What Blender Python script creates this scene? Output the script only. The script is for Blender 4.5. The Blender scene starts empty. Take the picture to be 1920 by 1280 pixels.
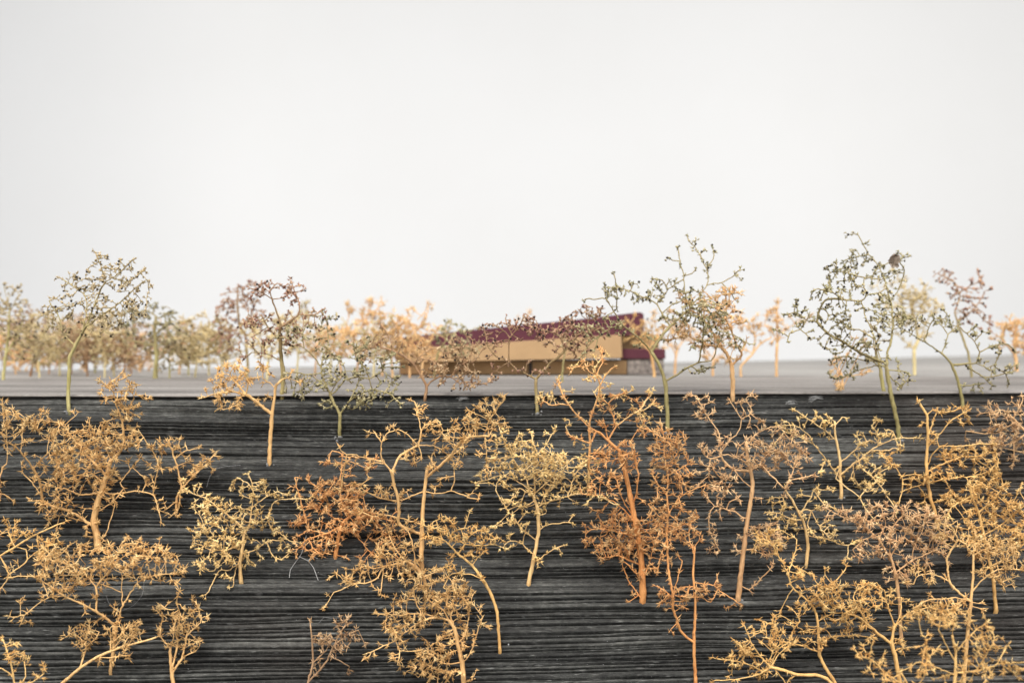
import bpy, math, random
import numpy as np
from mathutils import Vector

# ------------------------------------------------------------------ camera
S = bpy.context.scene
F = 1920 * 40.0 / 36.0            # focal length in photo pixels
H = 0.016                         # eye height above the top boards
cam_d = bpy.data.cameras.new('camera'); cam = bpy.data.objects.new('camera', cam_d)
S.collection.objects.link(cam); S.camera = cam
cam.location = (0, 0, H); cam.rotation_euler = (math.radians(90), 0, 0)
cam_d.lens = 40; cam_d.sensor_width = 36; cam_d.clip_start = 0.01; cam_d.clip_end = 60
cam_d.dof.use_dof = True; cam_d.dof.focus_distance = 0.303; cam_d.dof.aperture_fstop = 21

# ------------------------------------------------------------------ light
SUN_EL, SUN_AZ = 50, -24          # degrees; azimuth: from behind the camera, to the left
w = bpy.data.worlds.new('World'); S.world = w; w.use_nodes = True
nt = w.node_tree; bg = nt.nodes['Background']
sky = nt.nodes.new('ShaderNodeTexSky'); sky.sky_type = 'NISHITA'; sky.sun_disc = False
sky.sun_elevation = math.radians(SUN_EL); sky.sun_rotation = math.radians(180 + SUN_AZ)
sky.air_density = 1.0; sky.dust_density = 3.0
hs = nt.nodes.new('ShaderNodeHueSaturation'); hs.inputs['Saturation'].default_value = 0.14
nt.links.new(sky.outputs[0], hs.inputs['Color']); nt.links.new(hs.outputs[0], bg.inputs[0])
bg.inputs[1].default_value = 0.10
sd = bpy.data.lights.new('sun', 'SUN'); sd.energy = 1.5; sd.angle = math.radians(16); sd.color = (1, 0.965, 0.91)
so = bpy.data.objects.new('sun', sd); S.collection.objects.link(so)
ce = math.cos(math.radians(SUN_EL))
sdir = Vector((math.sin(math.radians(SUN_AZ)) * ce, -math.cos(math.radians(SUN_AZ)) * ce, math.sin(math.radians(SUN_EL))))
so.rotation_euler = sdir.to_track_quat('Z', 'Y').to_euler()
S.view_settings.view_transform = 'Standard'; S.view_settings.look = 'None'
S.view_settings.exposure = 0.95; S.view_settings.gamma = 1
S.render.engine = 'CYCLES'; S.cycles.max_bounces = 6; S.cycles.diffuse_bounces = 3

# ------------------------------------------------------------------ helpers
def P(px, py, D):
    return np.array(((px - 960) / F * D, D, H - (py - 640) / F * D))

def mesh_obj(name, V, faces, mat, parent=None, smooth=False, attrs=None):
    me = bpy.data.meshes.new(name)
    V = np.asarray(V, dtype=np.float32)
    if isinstance(faces, np.ndarray):
        k = faces.shape[1]; nf = len(faces)
        me.vertices.add(len(V)); me.vertices.foreach_set('co', V.ravel())
        me.loops.add(nf * k); me.loops.foreach_set('vertex_index', faces.astype(np.int32).ravel())
        me.polygons.add(nf); me.polygons.foreach_set('loop_start', np.arange(0, nf * k, k, dtype=np.int32))
        me.update(calc_edges=True)
    else:
        me.from_pydata([tuple(map(float, v)) for v in V], [], [tuple(map(int, f)) for f in faces])
    if smooth: me.polygons.foreach_set('use_smooth', np.ones(len(me.polygons), dtype=bool))
    if attrs:
        for k2, a in attrs.items():
            at = me.attributes.new(k2, 'FLOAT', 'POINT'); at.data.foreach_set('value', np.asarray(a, dtype=np.float32))
    me.update()
    me.materials.append(mat)
    o = bpy.data.objects.new(name, me); S.collection.objects.link(o)
    if parent is not None: o.parent = parent
    return o

def empty(name, loc, label, cat, group=None):
    o = bpy.data.objects.new(name, None); S.collection.objects.link(o)
    o.empty_display_size = 0.005; o.location = tuple(loc); o['label'] = label; o['category'] = cat
    if group: o['group'] = group
    return o

def nodes_mat(name):
    m = bpy.data.materials.new(name); m.use_nodes = True
    n = m.node_tree.nodes; l = m.node_tree.links
    b = n['Principled BSDF']; b.inputs['Specular IOR Level'].default_value = 0.25
    return m, n, l, b

def ramp(n, stops, interp='LINEAR'):
    r = n.new('ShaderNodeValToRGB'); r.color_ramp.interpolation = interp
    e = r.color_ramp.elements
    while len(e) < len(stops): e.new(0.5)
    for i, (p, c) in enumerate(stops):
        e[i].position = p; e[i].color = (*c, 1) if len(c) == 3 else c
    return r

def noise(n, l, scale, detail=4, rough=0.55, vec=None, dist=0.0):
    t = n.new('ShaderNodeTexNoise'); t.inputs['Scale'].default_value = scale
    t.inputs['Detail'].default_value = detail; t.inputs['Roughness'].default_value = rough
    t.inputs['Distortion'].default_value = dist
    if vec is not None: l.new(vec, t.inputs['Vector'])
    return t

def coords(n, l, scale=(1, 1, 1), rot=(0, 0, 0)):
    g = n.new('ShaderNodeNewGeometry'); mp = n.new('ShaderNodeMapping')
    mp.inputs['Scale'].default_value = scale; mp.inputs['Rotation'].default_value = rot
    l.new(g.outputs['Position'], mp.inputs['Vector']); return mp.outputs['Vector']

def mix(n, l, a, b, fac, mode='MIX'):
    m = n.new('ShaderNodeMix'); m.data_type = 'RGBA'; m.blend_type = mode
    for s, v in ((m.inputs[0], fac), (m.inputs[6], a), (m.inputs[7], b)):
        if isinstance(v, (int, float)): s.default_value = v
        elif isinstance(v, tuple): s.default_value = (*v, 1)
        else: l.new(v, s)
    return m.outputs[2]

# value noise in numpy ------------------------------------------------------
rs = np.random.RandomState(7)
TAB = rs.rand(256, 256)
def vnoise(x, y):
    xi = np.floor(x).astype(int); yi = np.floor(y).astype(int); fx = x - xi; fy = y - yi
    fx = fx * fx * (3 - 2 * fx); fy = fy * fy * (3 - 2 * fy)
    g = lambda i, j: TAB[i & 255, j & 255]
    return (g(xi, yi) * (1 - fx) + g(xi + 1, yi) * fx) * (1 - fy) + (g(xi, yi + 1) * (1 - fx) + g(xi + 1, yi + 1) * fx) * fy
def fbm(x, y, o=4):
    s = 0; a = 0.5
    for k in range(o):
        s = s + a * vnoise(x * 2 ** k + 17 * k, y * 2 ** k + 31 * k); a *= 0.5
    return s / (1 - 0.5 ** o)

# ------------------------------------------------------------------ setting
YAW = math.radians(4.6)
D0 = 0.3537                         # depth of the board edge straight ahead
EX = np.array((math.cos(YAW), math.sin(YAW), 0.0))       # along the grain
EB = np.array((-math.sin(YAW), math.cos(YAW), 0.0))      # away from the camera
TH = math.radians(50)
ED = -EB * math.cos(TH) + np.array((0, 0, -math.sin(TH)))  # down the dark face
EN = np.cross(EX, -ED); EN = EN / np.linalg.norm(EN)
if EN[1] > 0: EN = -EN                                   # outward normal, towards the camera
P0 = np.array((0, D0 + 0.0018, -0.0013))

def slope_D(px, py):
    d = P(px, py, 1.0) - np.array((0, 0, H))
    c = np.array((0, 0, H))
    t = np.dot(P0 - c, EN) / np.dot(d, EN)
    return t
def edge_py(px):
    x = (px - 960) / F
    D = D0 / (1 - x * math.tan(YAW))
    return 640 + H * F / D
def base_D(px, py):
    if py > edge_py(px) + 4: return slope_D(px, py)
    return H * F / max(py - 640, 8)

# weathered dark face: every ridge and crack is relief in the mesh
def dark_face():
    nu, nv = 400, 1060
    U = np.linspace(-0.27, 0.31, nu); Vv = np.concatenate((np.linspace(0, 0.102, 1010), np.linspace(0.1035, 0.21, 50)))
    u, v = np.meshgrid(U, Vv)
    warp = (fbm(u * 4 + 3, v * 9 + 1, 2) - 0.5) * 0.006 + (fbm(u * 26, v * 60 + 5, 3) - 0.5) * 0.0013
    s = v + warp
    # growth ridges of uneven width
    ridge = 0
    for fr, a in ((560, 0.30), (1250, 0.36), (2900, 0.34)):
        ridge = ridge + a * vnoise(u * 9 + fr, s * fr)
    band = vnoise(u * 4 + 9, s * 130)
    h = (ridge - 0.5) * 0.0006 + (band - 0.5) * 0.0004
    # long narrow cracks at irregular spacing
    crack = np.zeros_like(h); rg = random.Random(4); q = 0.0005; qs = [-0.02]
    while q < 0.22:
        u0 = rg.uniform(-0.5, 0.3); ln = rg.uniform(0.12, 0.7); wd = rg.uniform(0.00011, 0.00021); dp = rg.uniform(0.5, 1.8)
        ww = wd * (0.7 + 0.8 * vnoise(u * 60 + q * 999, u * 0 + q * 77))
        e = np.clip((u - u0) / 0.03, 0, 1) * np.clip((u0 + ln - u) / 0.03, 0, 1)
        if rg.random() < 0.6: e = np.ones_like(e)
        wav = (vnoise(u * 25 + q * 3000, u * 0 + 3.3) - 0.5) * 0.0007
        crack = np.maximum(crack, dp * e * np.exp(-((s + wav - q) / ww) ** 2))
        qs.append(q); q += rg.choice((rg.uniform(0.0006, 0.0011), rg.uniform(0.0009, 0.0018)))
    qs.append(q + 0.01); qs = np.array(qs); sw = s + (vnoise(u * 25, s * 40) - 0.5) * 0.0005
    kk = np.clip(np.searchsorted(qs, sw) - 1, 0, len(qs) - 2); wdt = qs[kk + 1] - qs[kk]; tt = np.clip((sw - qs[kk]) / wdt, 0, 1)
    own = vnoise(u * 7 + kk * 3.7, kk * 7.31)            # every ridge has its own height and colour
    h = h + np.minimum(wdt, 0.002) * 0.26 * np.sqrt(4 * tt * (1 - tt) + 1e-6) + (own - 0.5) * 0.0005
    ridge = 0.45 * ridge + 0.55 * own
    h = h - crack * 0.0019
    # gouges (short deep hollows below the edge)
    for (gx, gv, lx, lv, dp) in ((-0.085, 0.0062, 0.05, 0.0008, 1.6), (-0.01, 0.0055, 0.035, 0.0007, 1.4), (-0.135, 0.0068, 0.05, 0.0006, 1.0), (0.06, 0.018, 0.04, 0.0005, .8), (-0.06, 0.05, 0.03, 0.0007, 1.0)):
        h -= dp * 0.0012 * np.exp(-((u - gx) / lx) ** 2 - ((s - gv) / lv) ** 2)
    h += (fbm(u * 700, v * 1800, 2) - 0.5) * 0.00030
    h = (h + 0.0002) * np.clip(0.25 + v / 0.004, 0, 1)
    pos = P0 + u[..., None] * EX + v[..., None] * ED + h[..., None] * EN
    idx = np.arange(nu * nv).reshape(nv, nu)
    f = np.stack((idx[:-1, :-1], idx[1:, :-1], idx[1:, 1:], idx[:-1, 1:]), -1).reshape(-1, 4)
    return pos.reshape(-1, 3), f, ridge.ravel(), s.ravel(), u.ravel()

m_dark, n, l, b = nodes_mat('weathered dark timber')
at = n.new('ShaderNodeAttribute'); at.attribute_name = 'grain'
au = n.new('ShaderNodeAttribute'); au.attribute_name = 'along'
ac = n.new('ShaderNodeAttribute'); ac.attribute_name = 'across'
cx = n.new('ShaderNodeCombineXYZ'); l.new(au.outputs['Fac'], cx.inputs[0]); l.new(ac.outputs['Fac'], cx.inputs[1])
mp = n.new('ShaderNodeMapping'); mp.inputs['Scale'].default_value = (24, 900, 1); l.new(cx.outputs[0], mp.inputs['Vector'])
n1 = noise(n, l, 1.0, 6, 0.65, mp.outputs[0])
mp2 = n.new('ShaderNodeMapping'); mp2.inputs['Scale'].default_value = (6, 60, 1); l.new(cx.outputs[0], mp2.inputs['Vector'])
n2 = noise(n, l, 1.0, 4, 0.6, mp2.outputs[0])
mp3 = n.new('ShaderNodeMapping'); mp3.inputs['Scale'].default_value = (900, 3600, 1); l.new(cx.outputs[0], mp3.inputs['Vector'])
n3 = noise(n, l, 1.0, 5, 0.75, mp3.outputs[0])
sm = n.new('ShaderNodeMath'); sm.operation = 'ADD'; l.new(n1.outputs[0], sm.inputs[0]); l.new(at.outputs['Fac'], sm.inputs[1])
sm2 = n.new('ShaderNodeMath'); sm2.operation = 'ADD'; l.new(sm.outputs[0], sm2.inputs[0]); l.new(n2.outputs[0], sm2.inputs[1])
mp5 = n.new('ShaderNodeMapping'); mp5.inputs['Scale'].default_value = (60, 2600, 1); l.new(cx.outputs[0], mp5.inputs['Vector'])
n5 = noise(n, l, 1.0, 3, 0.6, mp5.outputs[0])
st5 = n.new('ShaderNodeMath'); st5.operation = 'MULTIPLY_ADD'; l.new(n5.outputs[0], st5.inputs[0]); st5.inputs[1].default_value = 0.85; st5.inputs[2].default_value = -0.42
sm3 = n.new('ShaderNodeMath'); sm3.operation = 'ADD'; l.new(sm2.outputs[0], sm3.inputs[0]); l.new(st5.outputs[0], sm3.inputs[1])
hf = n.new('ShaderNodeMath'); hf.operation = 'MULTIPLY'; hf.inputs[1].default_value = 0.3333; l.new(sm3.outputs[0], hf.inputs[0])
rp = ramp(n, [(0.33, (0.010, 0.010, 0.010)), (0.41, (0.030, 0.0298, 0.0285)), (0.51, (0.057, 0.0565, 0.053)), (0.68, (0.125, 0.124, 0.116))]); l.new(hf.outputs[0], rp.inputs[0])
speck = ramp(n, [(0.54, (0, 0, 0)), (0.72, (1, 1, 1))]); l.new(n3.outputs[0], speck.inputs[0])
c1 = mix(n, l, rp.outputs[0], (0.20, 0.195, 0.185), speck.outputs[0])
mxs = n.new('ShaderNodeMath'); mxs.operation = 'MULTIPLY'; mxs.inputs[1].default_value = 0.6; l.new(speck.outputs[0], mxs.inputs[0])
c1 = mix(n, l, rp.outputs[0], (0.17, 0.166, 0.158), mxs.outputs[0])
mp6 = n.new('ShaderNodeMapping'); mp6.inputs['Scale'].default_value = (300, 900, 1); l.new(cx.outputs[0], mp6.inputs['Vector'])
n6 = noise(n, l, 1.0, 6, 0.8, mp6.outputs[0]); r6 = ramp(n, [(0.32, (0.42, 0.42, 0.42)), (0.5, (0.95, 0.95, 0.95)), (0.66, (1.75, 1.75, 1.70))]); l.new(n6.outputs[0], r6.inputs[0])
c1 = mix(n, l, c1, r6.outputs[0], 1.0, 'MULTIPLY')
mp7 = n.new('ShaderNodeMapping'); mp7.inputs['Scale'].default_value = (260, 2300, 1); l.new(cx.outputs[0], mp7.inputs['Vector'])
n7 = noise(n, l, 1.0, 2, 0.5, mp7.outputs[0]); r7 = ramp(n, [(0.63, (0, 0, 0)), (0.72, (0.8, 0.8, 0.8))]); l.new(n7.outputs[0], r7.inputs[0])
c1 = mix(n, l, c1, (0.24, 0.238, 0.225), r7.outputs[0])
mp8 = n.new('ShaderNodeMapping'); mp8.inputs['Scale'].default_value = (20, 70, 1); l.new(cx.outputs[0], mp8.inputs['Vector'])
n8 = noise(n, l, 1.0, 3, 0.6, mp8.outputs[0]); r8 = ramp(n, [(0.35, (0.7, 0.7, 0.7)), (0.65, (1.3, 1.31, 1.29))]); l.new(n8.outputs[0], r8.inputs[0])
c1 = mix(n, l, c1, r8.outputs[0], 1.0, 'MULTIPLY')
# faint brown stain on the left
n4 = noise(n, l, 9, 3, 0.5, coords(n, l))
br = ramp(n, [(0.5, (0, 0, 0)), (0.72, (0.5, 0.5, 0.5))]); l.new(n4.outputs[0], br.inputs[0])
c2 = mix(n, l, c1, (0.085, 0.062, 0.048), br.outputs[0])
l.new(c2, b.inputs['Base Color']); b.inputs['Roughness'].default_value = 0.8
bp = n.new('ShaderNodeBump'); bp.inputs['Strength'].default_value = 0.9; bp.inputs['Distance'].default_value = 0.0004
l.new(n3.outputs[0], bp.inputs['Height']); l.new(bp.outputs[0], b.inputs['Normal'])
V, f, g_, s_, u_ = dark_face()
o = mesh_obj('timber_slope', V, f, m_dark, smooth=True, attrs={'grain': g_, 'along': u_, 'across': s_})
o['kind'] = 'structure'; o['label'] = 'dark weathered timber face with long cracks'

# grey top boards
def board_mat(name, c_lo, c_hi, seed):
    m, n, l, b = nodes_mat(name)
    v = coords(n, l, (16, 420, 420), (0, 0, -YAW))
    a = noise(n, l, 1, 6, 0.65, v)
    v2 = coords(n, l, (7 + seed, 40, 40), (0, 0, -YAW)); a2 = noise(n, l, 1, 3, 0.5, v2)
    s = n.new('ShaderNodeMath'); s.operation = 'ADD'; l.new(a.outputs[0], s.inputs[0]); l.new(a2.outputs[0], s.inputs[1])
    hf = n.new('ShaderNodeMath'); hf.operation = 'MULTIPLY'; hf.inputs[1].default_value = 0.5; l.new(s.outputs[0], hf.inputs[0])
    r = ramp(n, [(0.36, tuple(x * 0.45 for x in c_lo)), (0.45, c_lo), (0.62, c_hi)]); l.new(hf.outputs[0], r.inputs[0])
    v3 = coords(n, l, (900, 900, 900)); a3 = noise(n, l, 1, 3, 0.7, v3)
    r3 = ramp(n, [(0.3, (0.78, 0.78, 0.78)), (0.7, (1.1, 1.1, 1.1))]); l.new(a3.outputs[0], r3.inputs[0])
    l.new(mix(n, l, r.outputs[0], r3.outputs[0], 1.0, 'MULTIPLY'), b.inputs['Base Color'])
    b.inputs['Roughness'].default_value = 0.85
    bp = n.new('ShaderNodeBump'); bp.inputs['Strength'].default_value = 0.6; bp.inputs['Distance'].default_value = 0.0005
    l.new(a.outputs[0], bp.inputs['Height']); l.new(bp.outputs[0], b.inputs['Normal'])
    return m
def top_board(name, mat, d_near, far_fn, u0, u1, z, nu, nv, amp, thick=0.004):
    """slab whose near edge runs along the grain at distance d_near behind the edge line; far edge from far_fn(x) (world y)"""
    us = np.linspace(u0, u1, nu); V = []; 
    prof = [0.0, 0.0004, 0.0012] + list(np.linspace(0.0025, 1, nv))
    rows = []
    for t_i, t in enumerate([-3, -2, -1] + list(range(nv + 1))):
        row = []
        for u in us:
            base = np.array((0, D0, 0)) + u * EX + d_near * EB
            far = far_fn(base[0]); L = max(far - base[1], 0.004)
            if t_i == 0: p = base + EB * 0.006 + np.array((0, 0, z - 0.006))
            elif t_i == 1: p = base + EB * 0.0055 + np.array((0, 0, z - 0.0009))
            elif t_i == 2: p = base + EB * 0.0001 + np.array((0, 0, z - 0.0007))
            elif t_i == 3: p = base + EB * 0.0005 + np.array((0, 0, z - 0.00015))
            else: p = base + EB * 0.0012 + np.array((0, L * ((t_i - 4) / (nv - 1)) ** 1.6, z))
            row.append(p)
        rows.append(row)
    A = np.array(rows)
    hh = (fbm(A[..., 0] * 14 + 5, (A[..., 1] - A[..., 0] * math.tan(YAW)) * 700, 3) - 0.5) * amp
    edge = (fbm(A[..., 0] * 40 + z * 900, A[..., 0] * 0 + 2, 3) - 0.5) * 0.0009
    A[..., 2] += hh; A[2:4, :, 2] += edge[2:4] * 0.4; A[2:4, :, 1] += edge[2:4]
    nr = A.shape[0]
    idx = np.arange(nr * nu).reshape(nr, nu)
    f = np.stack((idx[:-1, :-1], idx[:-1, 1:], idx[1:, 1:], idx[1:, :-1]), -1).reshape(-1, 4)
    # underside closing row
    o = mesh_obj(name, A.reshape(-1, 3), f, mat, smooth=True)
    o['kind'] = 'structure'
    return o
def far_line(x):     # y of the boards' rear edge
    pts = [(-0.6, 0.62), (-0.24, 0.70), (0.24, 1.02), (0.9, 1.75), (1.2, 2.0)]
    return float(np.interp(x, [p[0] for p in pts], [p[1] for p in pts]))
mb1 = board_mat('grey board near', (0.205, 0.186, 0.170), (0.345, 0.32, 0.295), 0)
mb2 = board_mat('grey board middle', (0.31, 0.292, 0.27), (0.41, 0.39, 0.362), 1)
mb3 = board_mat('grey board far', (0.26, 0.248, 0.23), (0.325, 0.311, 0.29), 2)
o = top_board('top_board', mb1, 0.0, lambda x: D0 + 0.15 + x * 0.08, -0.34, 0.42, 0.0, 260, 150, 0.0005)
o['label'] = 'light grey weathered board along the top edge'
o = top_board('top_board', mb2, 0.1515, lambda x: D0 + 0.37 + x * 0.3, -0.5, 1.2, -0.0004, 120, 60, 0.0003)
o['label'] = 'pale board behind the first'
o = top_board('top_board', mb3, 0.30, far_line, -0.9, 1.9, -0.0012, 120, 60, 0.0004)
o['label'] = 'far grey board reaching to the backdrop'

# white paper backdrop, sides and top bent forward so they dim, imitating lens vignetting
m_pap, n, l, b = nodes_mat('white backdrop paper')
pn = noise(n, l, 3.0, 4, 0.6, coords(n, l)); r = ramp(n, [(0.3, (0.665, 0.669, 0.671)), (0.7, (0.680, 0.685, 0.690))]); l.new(pn.outputs[0], r.inputs[0])
l.new(r.outputs[0], b.inputs['Base Color']); b.inputs['Roughness'].default_value = 0.95; b.inputs['Specular IOR Level'].default_value = 0.0
pts = []; NU, NV = 80, 40
for j in range(NV + 1):
    for i in range(NU + 1):
        t = i / NU * 2 - 1; x = 1.35 * t
        s = j / NV; z = -1.2 + s * 2.9
        y = 2.3 - 1.7 * max(0, abs(t) - 0.38) ** 2.0 - 0.12 * max(0, z - 0.40) ** 2
        pts.append((x, y, z))
idx = np.arange((NU + 1) * (NV + 1)).reshape(NV + 1, NU + 1)
f = np.stack((idx[:-1, :-1], idx[:-1, 1:], idx[1:, 1:], idx[1:, :-1]), -1).reshape(-1, 4)
o = mesh_obj('backdrop', pts, f, m_pap, smooth=True); o['kind'] = 'structure'; o['label'] = 'plain white paper backdrop'

# ------------------------------------------------------------------ model house
def flat_mat(name, c, var=0.12, rough=0.7, sc=60):
    m, n, l, b = nodes_mat(name)
    a = noise(n, l, sc, 5, 0.6, coords(n, l))
    r = ramp(n, [(0.3, tuple(x * (1 - var) for x in c)), (0.7, tuple(min(1, x * (1 + var)) for x in c))]); l.new(a.outputs[0], r.inputs[0])
    l.new(r.outputs[0], b.inputs['Base Color']); b.inputs['Roughness'].default_value = rough
    bp = n.new('ShaderNodeBump'); bp.inputs['Strength'].default_value = 0.25; bp.inputs['Distance'].default_value = 0.0004
    a4 = noise(n, l, 700, 3, 0.6, coords(n, l)); l.new(a4.outputs[0], bp.inputs['Height']); l.new(bp.outputs[0], b.inputs['Normal'])
    return m
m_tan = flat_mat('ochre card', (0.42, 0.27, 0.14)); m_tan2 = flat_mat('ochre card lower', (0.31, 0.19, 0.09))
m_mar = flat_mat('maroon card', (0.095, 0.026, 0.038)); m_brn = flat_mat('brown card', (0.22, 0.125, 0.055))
m_slot = flat_mat('dark slot', (0.045, 0.035, 0.03))
m_stone, n, l, b = nodes_mat('granular stone card')
a = noise(n, l, 900, 4, 0.8, coords(n, l)); r = ramp(n, [(0.35, (0.06, 0.052, 0.048)), (0.5, (0.20, 0.17, 0.15)), (0.65, (0.42, 0.36, 0.31))]); l.new(a.outputs[0], r.inputs[0])
l.new(r.outputs[0], b.inputs['Base Color'])
DH = 0.552
def prism(name, poly, dn, df, mat, parent, bev=0.00025):
    """px outline at depth dn, extruded straight back to depth df (metric, no perspective scaling)"""
    import bmesh
    fr = [P(x, y, dn) for x, y in poly]; k = len(fr)
    bm = bmesh.new()
    a = [bm.verts.new(tuple(p)) for p in fr]; c = [bm.verts.new((p[0], p[1] + (df - dn), p[2])) for p in fr]
    bm.faces.new(a); bm.faces.new(list(reversed(c)))
    for i in range(k):
        j = (i + 1) % k; bm.faces.new((a[i], c[i], c[j], a[j]))
    bmesh.ops.recalc_face_normals(bm, faces=bm.faces)
    bmesh.ops.bevel(bm, geom=list(bm.edges), offset=bev, segments=1, affect='EDGES')
    me = bpy.data.meshes.new(name); bm.to_mesh(me); bm.free(); me.materials.append(mat)
    o = bpy.data.objects.new(name, me); S.collection.objects.link(o); o.parent = parent
    return o
house = empty('model_house', (0, 0, 0), 'low ochre architectural model house with a long maroon roof at the back of the boards', 'model house')
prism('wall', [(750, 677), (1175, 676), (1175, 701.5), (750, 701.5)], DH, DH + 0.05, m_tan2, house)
prism('dark_wing', [(749, 672), (838, 674), (838, 701.8), (749, 701.8)], DH - 0.006, DH + 0.03, m_brn, house)['label'] = 'dark brown wing at the left end'
prism('fascia', [(742, 655), (1165, 627), (1167, 671), (742, 680)], DH - 0.007, DH - 0.0002, m_tan, house)
prism('roof', [(742, 634), (857, 621), (1030, 604), (1080, 599), (1200, 585), (1207, 588), (1207, 627), (1166, 630), (742, 654.7)], DH - 0.003, DH + 0.055, m_mar, house)
prism('rear_wall', [(1140, 622), (1200, 620), (1236, 628), (1236, 672), (1140, 672)], DH + 0.006, DH + 0.04, m_tan, house)
prism('side_roof', [(1164, 654), (1247, 654), (1248, 672.5), (1164, 672.5)], DH + 0.0, DH + 0.04, m_mar, house)
prism('stone_wing', [(1176, 672.8), (1245, 672.8), (1245, 702.6), (1176, 702.6)], DH + 0.001, DH + 0.038, m_stone, house)
prism('window_slot', [(991, 677.5), (998, 677.5), (998, 701.2), (991, 701.2)], DH - 0.0006, DH + 0.01, m_slot, house, 0.0001)
# ------------------------------------------------------------------ dried twig trees
def twig_mat(name, c1, c2, tip, sc=260, rough=0.65, trans=0.0):
    """c1/c2 mottled bark, 'tip' colour towards the ends of the growth"""
    m, n, l, b = nodes_mat(name)
    a = noise(n, l, sc, 4, 0.6, coords(n, l)); r = ramp(n, [(0.35, c1), (0.65, c2)]); l.new(a.outputs[0], r.inputs[0])
    at = n.new('ShaderNodeAttribute'); at.attribute_name = 'tipness'
    a2 = noise(n, l, 45, 3, 0.5, coords(n, l))
    mu = n.new('ShaderNodeMath'); mu.operation = 'MULTIPLY_ADD'; l.new(a2.outputs[0], mu.inputs[0]); mu.inputs[1].default_value = 1.4; mu.inputs[2].default_value = -0.7
    ad = n.new('ShaderNodeMath'); ad.operation = 'ADD'; ad.use_clamp = True; l.new(mu.outputs[0], ad.inputs[0]); l.new(at.outputs['Fac'], ad.inputs[1])
    c = mix(n, l, r.outputs[0], tip, ad.outputs[0])
    f1 = noise(n, l, 1, 3, 0.6, coords(n, l, (1900, 1900, 260))); fr_ = ramp(n, [(0.3, (0.72, 0.70, 0.68)), (0.62, (1.12, 1.12, 1.12))]); l.new(f1.outputs[0], fr_.inputs[0])
    l.new(mix(n, l, c, fr_.outputs[0], 1.0, 'MULTIPLY'), b.inputs['Base Color']); b.inputs['Roughness'].default_value = rough
    bp = n.new('ShaderNodeBump'); bp.inputs['Strength'].default_value = 0.7; bp.inputs['Distance'].default_value = 0.0002
    l.new(f1.outputs[0], bp.inputs['Height']); l.new(bp.outputs[0], b.inputs['Normal'])
    return m
def bud_mat(name, c1, c2, c3):
    m, n, l, b = nodes_mat(name)
    a = noise(n, l, 420, 3, 0.6, coords(n, l)); r = ramp(n, [(0.34, c1), (0.5, c2), (0.66, c3)]); l.new(a.outputs[0], r.inputs[0])
    a2 = noise(n, l, 60, 3, 0.5, coords(n, l)); r2 = ramp(n, [(0.35, (0.72, 0.72, 0.72)), (0.65, (1.15, 1.15, 1.15))]); l.new(a2.outputs[0], r2.inputs[0])
    l.new(mix(n, l, r.outputs[0], r2.outputs[0], 1.0, 'MULTIPLY'), b.inputs['Base Color']); b.inputs['Roughness'].default_value = 0.8
    return m
PAL = {  # stem (lo, hi, tip), buds (3), seed chance, bud style
 'green': (((.25,.21,.085),(.40,.35,.15),(.38,.30,.15)), ((.20,.19,.10),(.44,.39,.21),(.64,.54,.33)), .27, 'nub'),
 'gold_green': (((.42,.37,.14),(.56,.49,.22),(.46,.36,.19)), ((.28,.22,.12),(.54,.42,.24),(.68,.54,.34)), .24, 'nub'),
 'purple': (((.28,.23,.09),(.42,.34,.15),(.42,.25,.15)), ((.24,.10,.08),(.50,.29,.19),(.64,.45,.28)), .27, 'nub'),
 'redbrown': (((.28,.15,.08),(.42,.25,.13),(.46,.28,.16)), ((.26,.14,.08),(.54,.36,.20),(.68,.51,.31)), .14, 'nub'),
 'peach': (((.70,.40,.18),(.84,.54,.27),(.82,.52,.26)), ((.62,.33,.14),(.84,.54,.26),(.90,.68,.36)), .06, 'spike'),
 'pale': (((.62,.52,.26),(.74,.62,.33),(.68,.54,.30)), ((.52,.39,.19),(.74,.58,.30),(.82,.69,.42)), .08, 'spike'),
 'tan': (((.62,.345,.14),(.82,.51,.22),(.86,.56,.245)), ((.54,.30,.11),(.84,.52,.21),(.92,.68,.34)), .08, 'spike'),
 'gold': (((.66,.36,.12),(.82,.50,.19),(.86,.56,.22)), ((.58,.31,.10),(.86,.52,.19),(.93,.68,.31)), .03, 'spike'),
 'rust': (((.62,.25,.08),(.80,.38,.135),(.84,.45,.18)), ((.50,.22,.085),(.80,.43,.17),(.90,.62,.31)), .04, 'spike'),
 'cream': (((.70,.43,.18),(.84,.57,.26),(.88,.63,.30)), ((.66,.42,.16),(.86,.60,.25),(.92,.71,.36)), .01, 'globe'),
 'brown': (((.50,.27,.13),(.68,.41,.20),(.74,.48,.25)), ((.44,.24,.12),(.76,.48,.25),(.87,.65,.38)), .05, 'spike'),
 'dark': (((.34,.20,.11),(.50,.31,.18),(.52,.33,.18)), ((.22,.12,.06),(.50,.31,.16),(.68,.48,.28)), .06, 'spike'),
}
MATS = {k: (twig_mat(k + ' twig', *v[0]), bud_mat(k + ' bud', *v[1])) for k, v in PAL.items()}
m_seed, n, l, b = nodes_mat('black seed'); b.inputs['Base Color'].default_value = (0.018, 0.014, 0.014, 1); b.inputs['Roughness'].default_value = 0.45
m_glue, n, l, b = nodes_mat('dried glue'); b.inputs['Base Color'].default_value = (0.34, 0.34, 0.34, 1); b.inputs['Roughness'].default_value = 0.3; b.inputs['Alpha'].default_value = 0.55

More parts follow.
